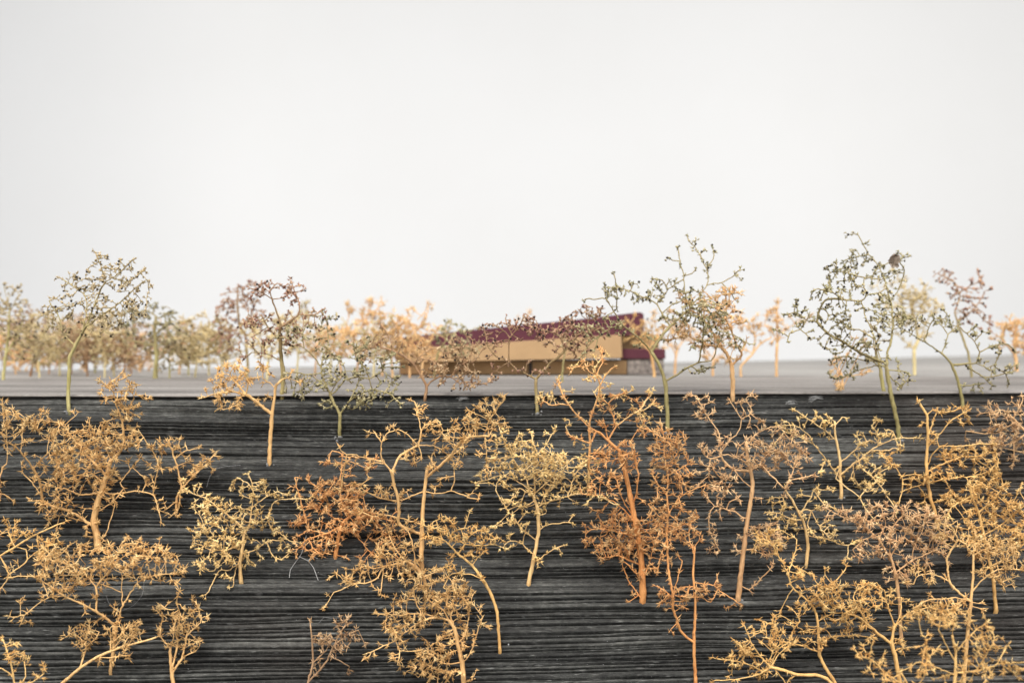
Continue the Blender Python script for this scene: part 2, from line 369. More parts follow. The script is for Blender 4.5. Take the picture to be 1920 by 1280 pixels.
ICO_V = None
def ico():
    t = (1 + 5 ** .5) / 2
    v = np.array([(-1, t, 0), (1, t, 0), (-1, -t, 0), (1, -t, 0), (0, -1, t), (0, 1, t), (0, -1, -t), (0, 1, -t), (t, 0, -1), (t, 0, 1), (-t, 0, -1), (-t, 0, 1)], float)
    v /= np.linalg.norm(v[0])
    f = np.array([(0,11,5),(0,5,1),(0,1,7),(0,7,10),(0,10,11),(1,5,9),(5,11,4),(11,10,2),(10,7,6),(7,1,8),(3,9,4),(3,4,2),(3,2,6),(3,6,8),(3,8,9),(4,9,5),(2,4,11),(6,2,10),(8,6,7),(9,8,1)])
    return v, f
IV, IF = ico()

def balls(C, R, rng, squash=0.25):
    k = len(C); sc = np.array(R)[:, None, None] * (1 + squash * (rng.rand(k, 12, 3) - 0.5))
    V = np.array(C)[:, None, :] + IV[None] * sc
    Fc = IF[None] + (np.arange(k) * 12)[:, None, None]
    return V.reshape(-1, 3), Fc.reshape(-1, 3)

def spikes(C, Dr, L, R, per, spread, rng):
    """per thin curved bracts at every centre, fanned round the direction Dr"""
    k = len(C); C = np.repeat(np.array(C), per, 0); Dr = np.repeat(np.array(Dr), per, 0); L = np.repeat(L, per) * rng.uniform(0.35, 1.25, k * per); R = np.repeat(R, per)
    d = Dr + spread * rng.normal(size=(k * per, 3)); d /= np.linalg.norm(d, axis=1)[:, None] + 1e-9
    a = np.cross(d, rng.normal(size=d.shape)); a /= np.linalg.norm(a, axis=1)[:, None] + 1e-9; bb = np.cross(d, a)
    r = R[:, None]
    bend = a * (L * rng.uniform(-.25, .25, len(L)))[:, None]
    b0 = C + a * r * .6; b1 = C - .5 * a * r * .6 + .87 * bb * r * .6; b2 = C - .5 * a * r * .6 - .87 * bb * r * .6
    mid = C + d * (L * .45)[:, None]
    m0 = mid + a * r; m1 = mid - .5 * a * r + .87 * bb * r; m2 = mid - .5 * a * r - .87 * bb * r
    tp = C + d * L[:, None] + bend
    V = np.stack((b0, b1, b2, m0, m1, m2, tp), 1).reshape(-1, 3)
    o_ = (np.arange(len(C)) * 7)[:, None, None]
    T = np.array([(0,1,4),(0,4,3),(1,2,5),(1,5,4),(2,0,3),(2,3,5),(3,4,6),(4,5,6),(5,3,6)])[None] + o_
    return V, T.reshape(-1, 3)

def catmull(pts, step):
    pts = [np.array(p, float) for p in pts]
    if len(pts) < 2: return pts
    q = [2 * pts[0] - pts[1]] + pts + [2 * pts[-1] - pts[-2]]
    out = [pts[0]]
    for i in range(1, len(q) - 2):
        L = np.linalg.norm(q[i + 1] - q[i]); k = max(1, int(round(L / step)))
        for j in range(1, k + 1):
            t = j / k; t2 = t * t; t3 = t2 * t
            c = 0.5 * (2 * q[i] + (-q[i-1] + q[i+1]) * t + (2*q[i-1] - 5*q[i] + 4*q[i+1] - q[i+2]) * t2 + (-q[i-1] + 3*q[i] - 3*q[i+1] + q[i+2]) * t3)
            lin = q[i] * (1 - t) + q[i + 1] * t
            out.append(0.55 * c + 0.45 * lin)
    return out

NT = 0; STAT = dict(nodes=0, buds=0)
def tree(label, limbs, blobs, pal, w=8, D=None, tw=0.80, sp=13.0, bud=1.0, glue=False, flat=0.55, seed=None, sides=5):
    """limbs[0] = stem from its foot; later limbs start beside an existing one. blobs = (cx, cy, rx, ry[, density])"""
    global NT; NT += 1; w *= 0.82
    rng = np.random.RandomState(1000 + NT if seed is None else seed)
    foot = limbs[0][0]
    if D is None: D = base_D(*foot)
    on_slope = foot[1] > edge_py(foot[0]) + 4
    px2m = D / F
    step = 6.5
    pos = []; par = []; lid = []; xy = []
    def clamp(px, py, d):
        lim = slope_D(px, py) - 0.0012 if py > edge_py(px) else 9
        return min(d, lim)
    for li, lb in enumerate(limbs):
        pts = [tuple(p) for p in lb]
        if li == 0:
            path = catmull(pts, step); k0 = -1; d0 = D
        else:
            A = np.array(xy); dd = np.hypot(A[:, 0] - pts[0][0], A[:, 1] - pts[0][1]); k0 = int(np.argmin(dd))
            if dd[k0] < 9: pts = [tuple(A[k0])] + pts[1:]
            else: pts = [tuple(A[k0])] + pts
            path = catmull(pts, step)[1:]; d0 = pos[k0][1]
        # depth wanders as the limb leaves the stem
        Ltot = sum(math.hypot(path[i + 1][0] - path[i][0], path[i + 1][1] - path[i][1]) for i in range(len(path) - 1)) + 1
        slope = 0 if li == 0 else rng.uniform(-0.55, 0.45)
        bow = rng.uniform(-0.12, 0.12) if li else 0
        run = 0; prev = k0
        for i, p in enumerate(path):
            if i: run += math.hypot(p[0] - path[i-1][0], p[1] - path[i-1][1])
            j = 0.35 if li == 0 else 0.55
            px = p[0] + rng.normal() * j * (i > 0); py = p[1] + rng.normal() * j * (i > 0)
            d = d0 + px2m * (slope * run + bow * Ltot * math.sin(3.14 * run / Ltot))
            if not (li == 0 and i == 0): d = clamp(px, py, d)
            pos.append(P(px, py, d)); xy.append((px, py)); par.append(prev); lid.append(li); prev = len(pos) - 1
    nsk = len(pos)
    # attractors
    AT = []
    for bl in blobs:
        cx_, cy_, rx, ry = bl[:4]; dn = bl[4] if len(bl) > 4 else 1.0
        k = int((2.5 if PAL[pal][3] == 'nub' else 1.22) * dn ** 0.8 * 3.14 * rx * ry / (sp * sp)) + 2
        # depth centre: nearest skeleton node
        A = np.array(xy[:nsk]); dd = np.hypot(A[:, 0] - cx_, A[:, 1] - cy_); dc = pos[int(np.argmin(dd))][1]
        dr = min(rx, ry * 1.6) * px2m * flat * 1.6
        for _ in range(k):
            while True:
                q = rng.uniform(-1, 1, 3)
                if q @ q < 1: break
            px = cx_ + q[0] * rx * 1.2; py = cy_ + q[1] * ry * 1.2
            AT.append(P(px, py, clamp(px, py, dc + q[2] * dr)))
    # loose strays all round the limbs
    lim_ids = [i for i in range(nsk) if lid[i] > 0]
    if lim_ids:
        ext = 0.5 * (max(q[0] for q in xy) - min(q[0] for q in xy)) + 10; sg = min(15, 0.25 * ext)
        for _ in range(int(0.12 * len(AT)) + 4):
            i = lim_ids[rng.randint(len(lim_ids))]; px = xy[i][0] + rng.normal() * sg; py = xy[i][1] + rng.normal() * sg * .8
            AT.append(P(px, py, clamp(px, py, pos[i][1] + rng.normal() * sg * px2m)))
    AT = np.array(AT); POS = list(pos)
    st = step * px2m; kill = 8.5 * px2m
    PA = np.array(pos); dist = np.linalg.norm(AT[:, None] - PA[None], axis=2)
    near = dist.argmin(1); nd = dist.min(1); alive = nd > kill; last = np.zeros(len(AT))
    seen_child = {}
    for it in range(90):
        if not alive.any(): break
        new = []
        ids = np.unique(near[alive])
        for i in ids:
            sel = alive & (near == i)
            v = AT[sel] - POS[i]; v /= np.linalg.norm(v, axis=1)[:, None] + 1e-9
            d = v.sum(0); nn = np.linalg.norm(d)
            if nn < 0.15 * len(v):   # opposing pulls: pick one
                d = v[rng.randint(len(v))]; nn = 1
            d = d / nn + rng.normal(size=3) * 0.08
            if i >= nsk: pv = POS[i] - POS[par[i]]; d = d + 0.45 * pv / (np.linalg.norm(pv) + 1e-9)
            c = seen_child.get(i, 0)
            if c >= 3:
                d = v[rng.randint(len(v))]
            if c >= 5: alive &= ~sel; continue
            seen_child[i] = c + 1
            d = d / np.linalg.norm(d)
            POS.append(POS[i] + d * st * rng.uniform(0.8, 1.2)); par.append(int(i)); lid.append(lid[i]); new.append(len(POS) - 1)
        if not new: continue
        NP = np.array([POS[k] for k in new]); dist = np.linalg.norm(AT[:, None] - NP[None], axis=2)
        m_ = dist.min(1); a_ = dist.argmin(1); up = m_ < nd
        near[up] = np.array(new)[a_[up]]; nd[up] = m_[up]; last[up] = it; alive &= (nd > kill) & (it - last < 5)
    N0 = len(POS)
    kids = [[] for _ in range(N0)]
    for i, p in enumerate(par):
        if p >= 0: kids[p].append(i)
    # short end forks
    for i in range(N0):
        leaf = not kids[i]
        if leaf or (i >= nsk and rng.rand() < (0.6 if PAL[pal][3] == 'nub' else 0.40)) or (i < nsk and lid[i] > 0 and rng.rand() < 0.16):
            d0 = POS[i] - POS[par[i]] if par[i] >= 0 else np.array((0, 0, 1.)); d0 = d0 / (np.linalg.norm(d0) + 1e-9)
            for k in range(2 if leaf else 1):
                d = d0 + rng.normal(size=3) * (0.6 if leaf else 0.95); d /= np.linalg.norm(d)
                POS.append(POS[i] + d * st * rng.uniform(0.7, 1.35)); par.append(i); lid.append(lid[i]); kids.append([]); kids[i].append(len(POS) - 1)
    N = len(POS); PA = np.array(POS)
    # keep everything in front of the dark face
    dn = (PA - P0) @ EN; low = (PA[:, 2] < 0.0) & (dn < 0.0009) & (np.arange(N) > 0)
    PA[low] += EN * (0.0009 - dn[low])[:, None]
    if not on_slope: PA[1:, 2] = np.maximum(PA[1:, 2], 0.0008)
    # sink the foot a little into the wood
    foot3 = P(foot[0], foot[1], D); PA[0] = foot3 - (EN * 0.0022 + np.array((0, 0, 0.0006)) if on_slope else np.array((0, 0, 0.0015)))
    cnt = np.ones(N); order = range(N - 1, 0, -1)
    tipd = np.zeros(N)
    for i in order:
        if par[i] >= 0: cnt[par[i]] += cnt[i]
    dep = np.zeros(N)
    for i in range(1, N):
        if par[i] >= 0: dep[i] = dep[par[i]] + 1
    tot = cnt[0]
    r = np.maximum(tw * px2m, 0.46 * w * px2m * (cnt / tot) ** 0.68)
    isk = np.arange(N) < nsk
    r[isk] = np.maximum(np.maximum(r[isk], 0.44 * w * px2m * (cnt[isk] / tot) ** 0.52), tw * 1.35 * px2m)
    st_mask = np.array([lid[i] == 0 and i < nsk for i in range(N)])
    nst = int(st_mask.sum()); r[:nst] = np.maximum(r[:nst], 0.5 * w * px2m * np.linspace(1, 0.55, nst))
    tip = np.clip(dep / max(dep.max(), 1) * 1.25 - 0.1, 0, 1)
    # knobbly nodes
    r *= rng.uniform(0.9, 1.12, N)
    root = empty('twig_tree', foot3, label, 'model tree', 'dried twigs standing as model trees')
    off = np.array(foot3)
    mt, mbud = MATS[pal]; style = PAL[pal][3]; seedp = PAL[pal][2]
    # chains -> tubes, grouped by (limb, is-skeleton)
    groups = {}
    def add_chain(key, ids):
        g = groups.setdefault(key, [[], [], []])
        Vv, Ff, Tt = g; sd_ = sides + 2 if (key[1] and key[0] == 0) else (sides if key[1] else 4)
        pts = PA[ids]; base = len(Vv)
        tg = np.gradient(pts, axis=0) if len(ids) > 1 else None
        tg /= np.linalg.norm(tg, axis=1)[:, None] + 1e-12
        ref = np.array((0.3, 1, 0.2)); 
        for k, i in enumerate(ids):
            a = np.cross(tg[k], ref); na = np.linalg.norm(a)
            if na < 0.2: a = np.cross(tg[k], (1, 0, 0.1)); na = np.linalg.norm(a)
            a /= na; bb = np.cross(tg[k], a)
            rr = r[i] if k or par[i] < 0 or len(ids) < 2 else min(r[i], r[ids[1]] * 1.25)
            if k == len(ids) - 1 and not kids[i]: rr *= 0.55
            for s in range(sd_):
                an = 6.2832 * s / sd_
                Vv.append(pts[k] + (a * math.cos(an) + bb * math.sin(an)) * rr); Tt.append(tip[i])
            if k:
                o1 = base + (k - 1) * sd_; o2 = o1 + sd_
                for s in range(sd_): Ff.append((o1 + s, o1 + (s + 1) % sd_, o2 + (s + 1) % sd_, o2 + s))
        e = base + (len(ids) - 1) * sd_
        for q in ((e, e + 1, e + 2, e + 3),) if sd_ == 4 else (): Ff.append(q)
        if sd_ != 4:          # close the broken end
            p_ = pts[-1] + tg[-1] * r[ids[-1]] * 0.35; b2 = len(Vv)
            for s in range(sd_): Vv.append(p_ + (Vv[e + s] - pts[-1]) * 0.06); Tt.append(tip[ids[-1]])
            for s in range(sd_): Ff.append((e + s, e + (s + 1) % sd_, b2 + (s + 1) % sd_, b2 + s))
    started = [(0, None)]
    while started:
        i, p = started.pop()
        ids = [p, i] if p is not None else [i]
        key = (lid[i], i < nsk)
        cur = i
        while kids[cur]:
            same = [k for k in kids[cur] if (k < nsk) == key[1] and lid[k] == key[0]]
            nxt = max(same, key=lambda k: cnt[k]) if same else None
            for k in kids[cur]:
                if k != nxt: started.append((k, cur))
            if nxt is None: break
            ids.append(nxt); cur = nxt
        if len(ids) > 1: add_chain(key, ids)
    limb_obj = {}
    for key in sorted(groups, key=lambda k: (k[0], not k[1])):
        Vv, Ff, Tt = groups[key]
        li, sk = key
        if sk:
            o = mesh_obj('stem' if li == 0 else 'branch', np.array(Vv) - off, np.array(Ff), mt, root, True, {'tipness': Tt}); limb_obj[li] = o
    for key in sorted(groups, key=lambda k: (k[0], not k[1])):
        if key[1]: continue
        Vv, Ff, Tt = groups[key]
        o = mesh_obj('twigs', np.array(Vv) - off, np.array(Ff), mt, limb_obj.get(key[0], root), True, {'tipness': Tt}); o['kind'] = 'stuff'
    # buds and seeds, per limb
    L_ = np.array(lid); K = np.array([len(k) for k in kids]); ar = np.arange(N)
    prob = np.where(K == 0, 0.95, np.where(K > 1, 0.42, 0.12)) if style != 'nub' else np.where(K == 0, 0.97, np.where(K > 1, 0.6, 0.26)) * np.where(ar < nsk, 0.7, 1.0); prob[:nst] *= 0.12
    has = (rng.rand(N) < prob * bud) & (ar > 3)
    for li in sorted(limb_obj):
        ids = ar[has & (L_ == li)]
        if len(ids):
            pi = np.array([par[i] for i in ids]); d = PA[ids] - PA[pi]; d /= np.linalg.norm(d, axis=1)[:, None] + 1e-9
            u = px2m * rng.uniform(0.75, 1.3, len(ids)); C = PA[ids]
            if style == 'spike':
                V1, F1 = spikes(C, d, 9.5 * u, 0.85 * u, 6, 0.85, rng); V2, F2 = balls(C, 1.7 * u, rng, .5)
            elif style == 'globe':
                V1, F1 = spikes(C, d, 8.0 * u, 0.8 * u, 5, 0.95, rng); V2, F2 = balls(C + d * (1.2 * u)[:, None], 2.0 * u, rng, .5)
            else:
                V1, F1 = spikes(C, d, 5.0 * u, 1.0 * u, 5, 1.1, rng); V2, F2 = balls(C, 1.8 * u, rng, .7)
            V_ = np.vstack((V1, V2)); F_ = np.vstack((F1, F2 + len(V1)))
            o = mesh_obj('flower_buds', V_ - off, F_, mbud, limb_obj[li]); o['kind'] = 'stuff'
            sm_ = ids[rng.rand(len(ids)) < seedp]
            if len(sm_):
                u = px2m * rng.uniform(1.4, 2.6, len(sm_)); jit = rng.normal(size=(len(sm_), 3)) * 1.2 * px2m
                V_, F_ = balls(PA[sm_] + jit, u, rng, .35)
                o = mesh_obj('dark_seeds', V_ - off, F_, m_seed, limb_obj[li]); o['kind'] = 'stuff'
            STAT['buds'] += len(ids)
    STAT['nodes'] += N
    if glue:
        k = 9; C = foot3 + rng.normal(size=(k, 3)) * px2m * np.array((5, 2.0, 2.0)) + EN * px2m * 1.0
        V_, F_ = balls(C, px2m * rng.uniform(1.0, 3.2, k), rng, .8); mesh_obj('glue_blob', V_ - off, F_, m_glue, root, True)
    return root
#TREES
# ------------------------------------------------------------------ the trees, left to right
# blurred row on the boards at the left
tree('pale green twig tree cut by the left frame edge, far on the boards', [[(6,712),(10,668),(16,630),(18,580)],[(11,660),(34,628),(42,600)]],
     [(22,560,30,25,.8),(18,605,34,40),(48,640,30,40)], 'gold_green', 7)
tree('olive twig tree with slanting stem just right of the left edge', [[(56,704),(66,668),(72,640)],[(68,655),(50,625)]], [(62,620,38,36),(40,600,24,24)], 'redbrown', 6)
tree('tall pinkish green tree with a bare spike branch, upper left',
     [[(129,772),(128,740),(130,700),(131,670),(147,637),(162,610)],[(147,640),(162,612),(200,585),(225,567),(257,537),(275,525),(280,545)],
      [(160,612),(178,570),(195,532),(220,515),(250,486)],[(157,625),(162,582),(160,555),(135,535),(112,520)],[(195,532),(190,502),(180,474)],
      [(140,650),(118,625),(110,592),(92,565)],[(210,520),(240,528),(268,508)]],
     [(192,512,26,28,.8),(140,548,34,26,.7),(245,530,36,32,.5),(108,595,28,36,.8),(200,585,50,36,.8),(262,582,24,22),(150,520,14,10)], 'gold_green', 9, glue=True)
tree('short dark green tree with a thick upright stem at the left board', [[(291,709),(293,670),(292,648),(290,615),(292,592)],[(292,650),(262,642),(238,636)],[(290,628),(318,602)]],
     [(252,604,26,26),(295,598,32,26),(322,622,22,22)], 'green', 11)
bgl = [(8,698,100,'redbrown','purplish brown blurred tree half cut by the left frame edge'),(74,706,112,'pale','tall pale olive blurred tree in the left thicket'),(134,700,104,'redbrown','brown seeded blurred tree just right of the pale green stem'),(196,706,110,'pale','pale olive blurred tree under the bare spike branch'),(232,706,86,'redbrown','purple brown low tree under the short dark green tree'),(354,702,88,'gold_green','small olive green blurred tree in the gap before the purple tree'),(418,706,96,'pale','pale yellow blurred tree behind the dark red seed clusters'),(92,700,78,'redbrown','second reddish blurred tree from the left in the left thicket'),(112,703,96,'pale','pale blurred twig tree crowding behind the tall spike tree'),
       (164,704,88,'redbrown','reddish blurred tree in the middle of the left thicket'),(178,698,92,'gold_green','olive blurred tree leaning right in the left thicket'),
       (214,704,84,'pale','pale tan blurred tree left of the thick dark stem'),(246,700,92,'redbrown','brownish blurred tree behind the short dark green tree'),
       (318,708,82,'gold_green','olive blurred tree right of the thick dark stem'),(336,700,96,'peach','peach blurred tree at the right end of the left thicket'),
       (366,706,110,'pale','faint pale tree with a thin top left of the purple tree'),(392,702,90,'pale','small pale tree in the gap before the purple tree'),
       (30,700,74,'peach','peach blurred tree low behind the left edge trees')]
for (bx, by, hh, pl, lab) in bgl:
    sx = ((bx * 7) % 11 - 5) * 1.6
    tree(lab, [[(bx,by),(bx+sx*.4,by-hh*.30),(bx+sx,by-hh*.5)],[(bx+sx*.6,by-hh*.36),(bx-18+sx,by-hh*.62)],[(bx+sx,by-hh*.5),(bx+20+sx,by-hh*.8)]],
         [(bx-14,by-hh*.68,30,hh*.28,1.3),(bx+14+sx,by-hh*.74,30,hh*.30,1.3),(bx+4,by-hh*.42,30,hh*.22,1.5)], pl, 4.2, tw=.85)
for (bx, cx_, cy_, rx, ry, lab) in [(70,70,668,46,24,'round dense peach bush far back at the left, below the edge trees'),(160,166,632,46,30,'round dense peach bush behind the tall spike tree'),(262,264,660,36,28,'round dense peach bush behind the thick dark stem')]:
    tree(lab, [[(bx,697),(bx+1,686),(bx,cy_+6)],[(bx,688),(bx-16,cy_+4)],[(bx,688),(bx+16,cy_+4)]], [(cx_,cy_,rx,ry,3.2)], 'peach', 7, D=0.62, sp=11)
# purple tipped and yellow-green pair
tree('purple tipped tree with dark red seed clusters left of centre', [[(463,708),(464,682),(462,650),(460,627),(450,612),(446,590),(445,565),(446,542)],[(462,650),(438,620),(424,600)],[(450,610),(470,590),(482,560)]],
     [(438,560,28,20,1.3),(424,606,24,30,1.3),(412,640,14,24,.8),(470,548,26,20),(482,600,20,24,.7)], 'purple', 7)
tree('yellow green stemmed tree with pink tips leaning over the board edge', [[(528,748),(530,715),(530,690),(527,672)],[(527,675),(510,667),(490,662),(472,661),(458,672)],
      [(528,680),(525,640),(524,602),(515,575),(507,547),(520,530)],[(526,612),(545,600),(560,588),(562,570),(552,547),(546,527)],[(560,588),(590,590),(604,580)],[(524,640),(502,612),(490,590)],[(507,560),(490,548),(470,540)]],
     [(512,545,36,18,.9),(552,550,20,22,.6),(486,616,34,30,.7),(545,625,30,34,.8),(586,596,22,18),(470,668,14,8,.4)], 'purple', 11)
for (bx, by, hh, pl, lab) in [(500,712,120,'pale','pale yellow blurred tree between the purple tree and the yellow green stem'),(556,706,130,'pale','pale yellow blurred tree behind the yellow green stem'),
     (590,704,104,'peach','low peach blurred tree behind the green tree fork'),(618,700,96,'pale','small pale blurred tree behind the green tree')]:
    tree(lab, [[(bx,by),(bx+3,by-hh*.32),(bx-2,by-hh*.55)],[(bx+2,by-hh*.36),(bx-20,by-hh*.66)],[(bx-2,by-hh*.5),(bx+20,by-hh*.8)]],
         [(bx-16,by-hh*.66,26,hh*.26,1.1),(bx+16,by-hh*.78,26,hh*.22,1.1),(bx+2,by-hh*.46,28,hh*.16,1.2)], pl, 5, tw=.85)
# centre green tree
tree('green tree with forked stem and dark seeds left of centre', [[(636,822),(637,800),(637,777)],[(637,777),(625,752),(614,728),(604,705),(601,687)],
      [(601,687),(607,662),(615,645),(614,615),(610,595),(602,582)],[(600,690),(585,665),(560,645),(545,635),(520,632)],[(603,702),(577,702),(547,697),(530,702)],[(572,648),(566,625),(574,612)],
      [(614,728),(600,716),(585,703)],[(637,776),(652,757),(672,735)],[(655,752),(672,715),(677,685),(670,665),(662,647)],[(628,735),(647,712),(672,707),(692,710),(717,695),(712,672)],
      [(665,752),(695,730),(722,735),(735,742),(750,756)],[(692,710),(687,692),(674,676)],[(692,712),(698,728)],[(622,742),(632,716),(648,700)]],
     [(560,620,26,12,.9),(545,636,14,10,.6),(612,640,22,40,.4),(600,588,14,10,.6),(622,690,22,26,.7),(572,726,40,16,1.0),(678,650,36,16,.9),(735,690,20,28,.8),(704,742,36,14,.7),(655,700,34,22,.5),(620,756,18,10,1.1),(685,757,14,7,.9),(625,605,12,16,.6)], 'green', 9, glue=True, sp=12)
tree('lone tan tree with a bare right fork on the dark face, glued foot', [[(504,872),(506,845),(507,820),(510,777),(515,740),(518,722),(528,712)],[(508,777),(492,762),(477,750),(462,740),(440,735),(415,736),(384,744)],
      [(515,726),(506,718),(492,708)],[(462,740),(440,715),(425,700)],[(462,740),(465,715),(452,695)],[(415,736),(412,752),(418,768)],[(528,712),(545,704)]],
     [(440,702,32,18,2.2),(424,718,24,14,1.8),(456,712,22,18,1.6),(414,762,10,13,1.6),(492,694,22,12,1.1),(398,742,18,6,1.2),(432,684,20,8,1.2)], 'tan', 10, glue=True)
# peach blurred cluster and its front twig
for (bx, by, hh, pl, lab, dx) in [(668,702,140,'peach','peach blurred tree with a long bare top branch left of the house',12),(700,706,110,'pale','pale gold blurred tree left of the house',4),(736,706,120,'peach','golden peach tree at the left end of the house',-4),
     (768,707,128,'peach','thick peach tree in front of the left house wall',2),(792,708,100,'peach','peach tree with two straight stems before the brown wing',0),(640,704,90,'peach','low peach tree between green tree and house',-6),(716,703,84,'tan','small tan blurred tree at the house corner',8)]:
    tree(lab, [[(bx,by),(bx+dx*.5,by-hh*.3),(bx+dx,by-hh*.5)],[(bx+dx*.5,by-hh*.34),(bx-18,by-hh*.64)],[(bx+dx,by-hh*.48),(bx+dx+20,by-hh*.78),(bx+dx+34,by-hh*.98)]],
         [(bx-12,by-hh*.70,22,hh*.24,1.2),(bx+12+dx,by-hh*.72,26,hh*.28,1.2),(bx+4,by-hh*.44,28,hh*.15,1.4)], pl, 5.5, tw=.85)
tree('red brown forked tree at the board edge before the brown house wing', [[(796,753),(798,738),(800,725),(792,708),(775,682),(756,667),(735,657),(715,652)],[(735,657),(734,642),(722,620),(716,610)],[(775,681),(790,667),(807,655)],[(786,670),(810,677),(825,690)],
      [(800,724),(812,712),(825,705),(845,707),(862,718)],[(845,706),(862,685),(880,676)],[(862,718),(882,716),(900,722)]],
     [(704,646,38,14,.9),(690,662,26,10,.7),(846,690,40,26,.9),(884,716,40,14,1.1),(872,655,40,20,.8),(800,650,14,8,.5)], 'redbrown', 7, sp=12)
tree('small green tipped twig rising in front of the maroon roof left end', [[(815,712),(816,690),(822,660),(835,640)],[(835,640),(842,618),(846,602)],[(838,630),(856,622),(872,612)],[(830,650),(855,645)]],
     [(848,604,10,8,.8),(868,612,10,6,.8),(850,636,34,16,1.1),(862,652,30,14,.8)], 'green', 5)
tree('pink seeded green tree with a wide V fork before the house', [[(1008,775),(1005,740),(1005,711)],[(1005,711),(985,700),(965,690),(955,677),(954,650),(956,633),(967,620),(977,607),(984,588)],[(956,678),(935,690),(922,702),(918,716)],
      [(958,676),(930,667),(915,650),(910,628),(905,610)],[(1006,708),(1030,682),(1055,662),(1057,652),(1050,632),(1036,622)],[(956,634),(944,620),(930,612)],[(1054,662),(1075,640),(1090,622)],[(960,625),(950,606),(948,598)]],
     [(984,606,24,18,1.0),(950,606,16,14,.9),(915,620,16,20,.7),(1046,626,50,22,1.0),(1088,612,40,24,1.0),(1085,650,30,16,.6),(922,645,18,20,.7),(1105,585,28,16,1.0)], 'purple', 8, sp=12, glue=True)
tree('thin straight green twig standing between the forked trees before the house', [[(1054,716),(1054,700),(1057,675),(1060,655)]], [(1062,640,20,18,.9)], 'green', 5)
# big sparse tree
tree('tall sparse green tree with long curving bare branches right of the house', [[(1252,812),(1252,780),(1250,750),(1247,715),(1237,685),(1222,660)],
      [(1222,660),(1200,635),(1180,620),(1165,607),(1155,590),(1136,560),(1117,561),(1100,560)],[(1165,608),(1142,617),(1122,630),(1100,650),(1090,668)],[(1124,628),(1117,650)],
      [(1224,656),(1240,630),(1262,607),(1290,582),(1307,562),(1325,535),(1328,520),(1326,507),(1315,482),(1302,463),(1289,446)],[(1326,503),(1334,492),(1340,477)],[(1326,534),(1340,531),(1352,530),(1372,520),(1386,506)],[(1352,531),(1367,545),(1378,560)],
      [(1291,581),(1284,545),(1282,517),(1275,495),(1271,465)],[(1283,523),(1270,530),(1252,542),(1240,562)],[(1251,541),(1242,525),(1225,523)],[(1274,491),(1262,488),(1256,484)],[(1283,520),(1296,513),(1302,508)],
      [(1244,592),(1232,570),(1218,562),(1200,555),(1182,545),(1155,539),(1134,539)],[(1155,538),(1152,516)],[(1156,540),(1157,560),(1156,580)],[(1182,545),(1188,532)],[(1265,605),(1245,594)],
      [(1248,716),(1275,700),(1295,685),(1310,680),(1317,642),(1319,605),(1310,570)],[(1308,681),(1335,675),(1345,650),(1357,625)],[(1296,686),(1315,697),(1335,688)],[(1296,686),(1280,692)],[(1290,583),(1320,605),(1350,620),(1375,628),(1405,645)],[(1320,600),(1345,585),(1357,572)],[(1240,588),(1262,570),(1285,560)]],
     [(1290,600,50,20,.45),(1152,545,26,16,.6),(1205,556,30,14,.6),(1248,534,20,16,.5),(1258,486,8,5,.6),(1152,520,6,8,.7),(1320,585,40,26,.45),(1300,555,30,16,.6),(1130,610,50,18,.6),(1385,640,20,16,.4),(1310,693,24,8,.5),(1330,625,24,16,.3),(1302,458,6,6,.8),(1316,472,6,5,.9),(1378,515,8,5,.6)], 'green', 10.5, sp=12, glue=True)
tree('peach tree with a bare stem at the board edge behind the sparse green tree', [[(1374,753),(1374,720),(1372,685),(1362,662),(1348,645)],[(1355,655),(1340,628),(1325,607),(1310,590)],[(1352,652),(1325,646),(1295,632)],[(1373,684),(1392,665),(1380,645),(1370,615),(1357,592)],
      [(1358,595),(1364,568),(1375,542)],[(1325,607),(1345,580),(1362,560)],[(1388,658),(1400,640)]],
     [(1310,580,52,34,1.0),(1290,625,46,26,1.2),(1365,575,26,34,.9),(1330,640,30,18,.8),(1380,620,20,24,.5),(1345,610,28,24,.8)], 'peach', 11)
tree('rusty peach tree standing against the right end of the house', [[(1227,705),(1224,680),(1220,660),(1212,642)],[(1220,660),(1196,634),(1182,612)],[(1218,655),(1234,628)]], [(1205,618,34,24,1.6),(1230,600,18,18,1),(1186,604,20,14,1.0)], 'tan', 7)
tree('small peach tree just right of the stone wing', [[(1265,700),(1267,672),(1270,655),(1280,640)],[(1268,665),(1258,648)]], [(1272,628,36,24,1.2),(1262,650,20,10,.8)], 'peach', 6)
tree('blurred low peach tree behind the curved green branches', [[(1337,703),(1337,680),(1340,660)],[(1337,676),(1322,655)]], [(1335,648,28,20,1.0),(1352,668,20,10,.6)], 'peach', 6)
tree('small angled twig tree leaning right with dark seeds on the boards', [[(1390,706),(1389,687),(1412,662),(1425,645),(1447,632)],[(1412,662),(1416,630),(1400,612),(1380,595)],[(1412,661),(1395,655),(1380,650)]],
     [(1400,606,26,16,.7),(1422,612,16,16,.7),(1440,622,14,10,.7),(1425,640,12,10,.4)], 'peach', 6)
tree('lone peach tree with a straight thin stem in the gap on the right boards', [[(1456,706),(1456,680),(1457,645)],[(1457,645),(1450,625),(1435,610)],[(1457,645),(1462,625),(1490,607),(1512,601)],[(1458,640),(1456,600),(1459,568)]],
     [(1457,585,16,20,1.3),(1438,612,14,14,1.0),(1470,612,18,12,1.0),(1505,598,20,10,.8)], 'peach', 7)
